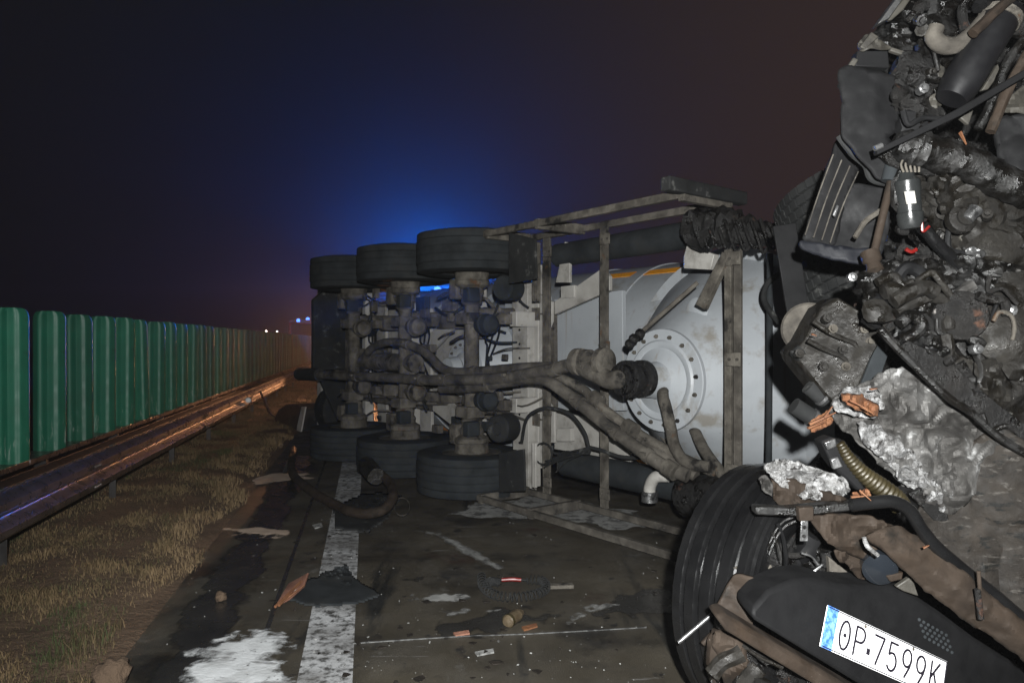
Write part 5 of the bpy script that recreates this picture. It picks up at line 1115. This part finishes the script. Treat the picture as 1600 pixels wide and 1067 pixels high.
# torn rubber sheet with a splintered orange edge over the edge line
t = thing('torn_sheet', 'torn dark sheet with splintered orange edge lying on the edge line', 'debris', G(500, 925))
def ground_sheet(poly, hf, step=3.0, seed=0.0, amp=0.03, rag=3):
    xs = [q[0] for q in poly]; ys = [q[1] for q in poly]; v = []; f = []; idx = {}
    def vert(i, j):
        if (i, j) not in idx:
            x = min(xs)+i*step; y = min(ys)+j*step; b = G(x, y)
            idx[(i, j)] = len(v); v.append(G(x, y, max(0.012, hf(x, y)+amp*facet(Vector((b.x*9, b.y*9, 0)), seed))))
        return idx[(i, j)]
    for i in range(int((max(xs)-min(xs))/step)+1):
        for j in range(int((max(ys)-min(ys))/step)+1):
            x = min(xs)+(i+0.5)*step; y = min(ys)+(j+0.5)*step
            x += rag*noise.noise(Vector((x*0.09, y*0.09, seed))); y += rag*noise.noise(Vector((x*0.09, y*0.09, seed+4)))
            if inside(x, y, poly): f.append((vert(i, j), vert(i+1, j), vert(i+1, j+1), vert(i, j+1)))
    return MB().add(v, f)
def peak(cx, cy, r, h): return lambda x, y: h*max(0.0, 1-math.hypot((x-cx)/r, (y-cy)/(r*0.5)))
ground_sheet([(450, 935), (478, 905), (540, 880), (556, 903), (596, 926), (560, 940), (500, 944)], peak(540, 884, 70, 0.12), 2.5, 3, 0.05).build('sheet', 'rubber_dusty', t, solid=0.008, sharp=14)
MB().prism([G(428, 948, 0.01), G(450, 910, 0.03), G(481, 893, 0.10), G(474, 915, 0.04), G(452, 935, 0.02)], Vector((0.0, 0.03, -0.01))).build('splintered_edge', 'card', t, bevel=0.002)
for k, (x0, y0, x1, y1) in enumerate(((430, 946, 470, 905), (436, 944, 478, 900), (440, 940, 480, 894), (445, 936, 476, 912))):
    MB().tube([G(x0, y0, 0.02), G(x1, y1, 0.07)], [0.008, 0.002], 6).build('splinter', 'wood', t)
# black folded sheet under the tail
t = ground_sheet([(520, 790), (560, 772), (590, 766), (628, 774), (604, 808), (576, 828), (524, 824)], peak(592, 774, 60, 0.13), 3, 8, 0.07).build('folded_sheet', 'rubber', solid=0.01, sharp=14)
tag(t, 'folded black sheet lying on the white line under the tanker wheels', 'debris')
t = MB().tube(spl([G(458, 700, 0.12), G(456, 735, 0.10), G(480, 760, 0.07), G(520, 785, 0.06), G(560, 800, 0.07), G(596, 796, 0.10), G(614, 775, 0.16), G(608, 752, 0.20), G(592, 738, 0.22), G(580, 728, 0.24)], 6), 0.042, 16, True, 0.12).build('bent_bumper_tube', 'brown_metal')
tag(t, 'bent brown bumper tube curling on the road below the tanker wheels', 'tube')
t = MB().tube([G(588, 742, 0.24), G(574, 726, 0.26)], [0.075, 0.085], 18, True, 0.3).build('rag_end', 'engine_brown'); tag(t, 'ragged pale end piece stuck on the bent tube', 'debris')
ring = [G(628+12*cos(k/20*2*pi), 790+14*sin(k/20*2*pi), 0.05) for k in range(21)]
t = MB().tube(ring, 0.006, 6).build('wire_ring', 'hose_grey'); tag(t, 'thin wire ring standing beside the folded black sheet', 'wire')
t = MB().prism([G(455, 712, 0.05), G(448, 730, 0.02), G(440, 738, 0.01), G(452, 710, 0.10)], Vector((0.05, 0.02, 0.02))).build('lamp_shard', 'alu'); tag(t, 'shiny shard glinting orange behind the tanker wheels', 'debris')
# coiled cable with a red sleeve
t = thing('coiled_cable', 'black coiled trailer cable with a red sleeve on the road', 'cable', G(805, 920))
path = spl([G(752, 898, 0.03), G(756, 915, 0.03), G(775, 928, 0.03), G(805, 931, 0.03), G(835, 927, 0.03), G(852, 918, 0.03), G(848, 906, 0.03), G(825, 903, 0.03)], 40)
pts = []
for i, p in enumerate(path):
    a = i*2*pi/9.0; d = (path[min(i+1, len(path)-1)]-path[max(i-1, 0)]).normalized(); x = Z.cross(d).normalized()
    pts.append(p + x*(0.026*cos(a)) + Z*(0.026*sin(a)))
MB().tube(pts, 0.0034, 6).build('coil', 'rubber', t)
pts = []
path = spl([G(760, 912, 0.03), G(768, 906, 0.035), G(780, 908, 0.03)], 40)
for i, p in enumerate(path):
    a = i*2*pi/6.0; d = (path[min(i+1, len(path)-1)]-path[max(i-1, 0)]).normalized(); x = Z.cross(d).normalized()
    pts.append(p + x*(0.024*cos(a)) + Z*(0.024*sin(a)))
MB().tube(pts, 0.0034, 6).build('coil', 'rubber', t)
MB().tube(spl([G(784, 904, 0.03), G(800, 903, 0.035), G(814, 904, 0.03)], 5), 0.012, 10).build('red_sleeve', 'red', t)
MB().tube(spl([G(770, 908, 0.03), G(784, 904, 0.03)], 5), 0.006, 8).build('lead', 'rubber', t)
MB().tube(spl([G(814, 904, 0.03), G(826, 905, 0.03)], 5), 0.006, 8).build('lead', 'rubber', t)
t = MB().bar(G(856, 914, 0.02), G(896, 913, 0.02), 0.05, 0.022, Z).build('steel_channel', 'dusty', bevel=0.004); tag(t, 'short grey steel channel piece right of the coiled cable', 'debris')
t = thing('canister', 'small brown canister lying in the oily puddle', 'canister', G(805, 965))
ax = G(822, 950, 0.03)-G(790, 972, 0.03)
MB().lathe(G(792, 970, 0.032), ax, [(0.0, 0.0), (0.026, 0.004), (0.032, 0.012), (0.033, 0.10), (0.030, 0.12), (0.018, 0.135), (0.017, 0.15), (0, 0.152)], 20).build('can_body', 'bottle_brown', t)
MB().lathe(G(792, 970, 0.032), ax, [(0.035, 0.012), (0.035, 0.028)], 20).build('can_band', 'gold', t)
items = [((742, 1016), (770, 1014), 0.03, 'dust', 'pale broken strip on the near road surface'), ((708, 986), (732, 985), 0.02, 'card', 'small reddish broken strip by the joint'), ((815, 977), (838, 974), 0.03, 'wood', 'brown wooden chip beside the canister'),
         ((488, 818), (502, 818), 0.05, 'dust', 'pale flat chip left of the white line'), ((1148, 800), (1156, 792), 0.02, 'dust', 'pale chip on the road beside the front wheel')]
for (a, b, w, mt, lb) in items:
    t = MB().prism([G(a[0], a[1], 0.012), G(b[0], b[1]-3, 0.015), G(b[0]+2, b[1]+2, 0.012), G(a[0]+4, a[1]+5, 0.010)], Vector((0, 0, -0.008))).build('broken_chip', mt); tag(t, lb, 'debris')
# glass crumbs and grit, uncountable
mb = MB(); rr = random.Random(9)
for k in range(340):
    while True:
        x = rr.uniform(260, 1100); y = rr.uniform(790, 1066)
        p = G(x, y); l = p.dot(LT)
        if l < 1.15: break
    s_ = rr.choice((0.0012, 0.0015, 0.002, 0.0025, 0.004)); 
    if rr.random() < 0.03: s_ *= 2.2
    X = Vector((rr.uniform(-1, 1), rr.uniform(-1, 1), rr.uniform(-0.3, 0.3))).normalized(); Y = Z.cross(X).normalized(); W_ = X.cross(Y)
    mb.box(p + Z*(s_*0.5+0.004), X, Y, W_, s_*rr.uniform(0.6, 1.6), s_*rr.uniform(0.4, 1.0), s_*0.5, rr.uniform(0.3, 0.9))
o = mb.build('glass_crumbs', 'dust', sharp=0); tag(o, 'scattered glass crumbs and grit over the dark road', 'debris', kind='stuff')
# stones and weeds at the verge corner
for k, (x, y, r_, lb) in enumerate(((176, 1052, 0.07, 'pale rough stone at the bottom edge of the verge grass'), (345, 930, 0.03, 'small pale stone lying in the dark gutter'))):
    bm = bmesh.new(); bmesh.ops.create_icosphere(bm, subdivisions=3, radius=1); c = G(x, y, 0.03 if k else 0.06)
    for vv in bm.verts:
        p = vv.co.copy(); vv.co = c + p*(r_*(1+0.35*noise.fractal(p*1.8+Vector((k*9, 0, 0)), 1, 2, 3)))
    me = bpy.data.meshes.new('stone'); bm.to_mesh(me); bm.free(); me.polygons.foreach_set('use_smooth', [True]*len(me.polygons))
    o = link('stone', me, 'soil'); tag(o, lb, 'stone')

mb = MB()                                # flat torn scraps, too many and too small to pick apart
for k in range(60):
    x = rr.uniform(420, 1090); y = rr.uniform(800, 1064); p = G(x, y, 0.008); n = rr.randint(3, 6); r_ = rr.uniform(0.006, 0.03)
    mb.prism([p + Vector((r_*rr.uniform(0.4, 1.4)*cos(2*pi*q/n), r_*rr.uniform(0.4, 1.4)*sin(2*pi*q/n), rr.uniform(0, 0.008))) for q in range(n)], Vector((0, 0, -0.004)))
o = mb.build('torn_scraps', 'burnt_panel', sharp=0); tag(o, 'small dark torn scraps scattered across the road', 'debris', kind='stuff')
# ------------------------------------------------------------------ night haze round the whole place
def haze():
    mb = MB(); mb.box(Vector((0, 60, 9.0)), Vector((1, 0, 0)), Vector((0, 1, 0)), Z, 180, 180, 10.5)
    m = bpy.data.materials.new('haze'); m.use_nodes = True; nt = m.node_tree; nt.nodes.clear()
    o_ = nt.nodes.new('ShaderNodeOutputMaterial'); pv = nt.nodes.new('ShaderNodeVolumePrincipled')
    pv.inputs['Color'].default_value = (0.9, 0.9, 0.92, 1); pv.inputs['Density'].default_value = 0.0024; pv.inputs['Anisotropy'].default_value = 0.82
    nt.links.new(pv.outputs[0], o_.inputs['Volume']); M_['haze'] = m
    o = mb.build('haze', 'haze', sharp=0); tag(o, 'thin smoky night haze over the whole road', 'haze', kind='stuff')
haze()
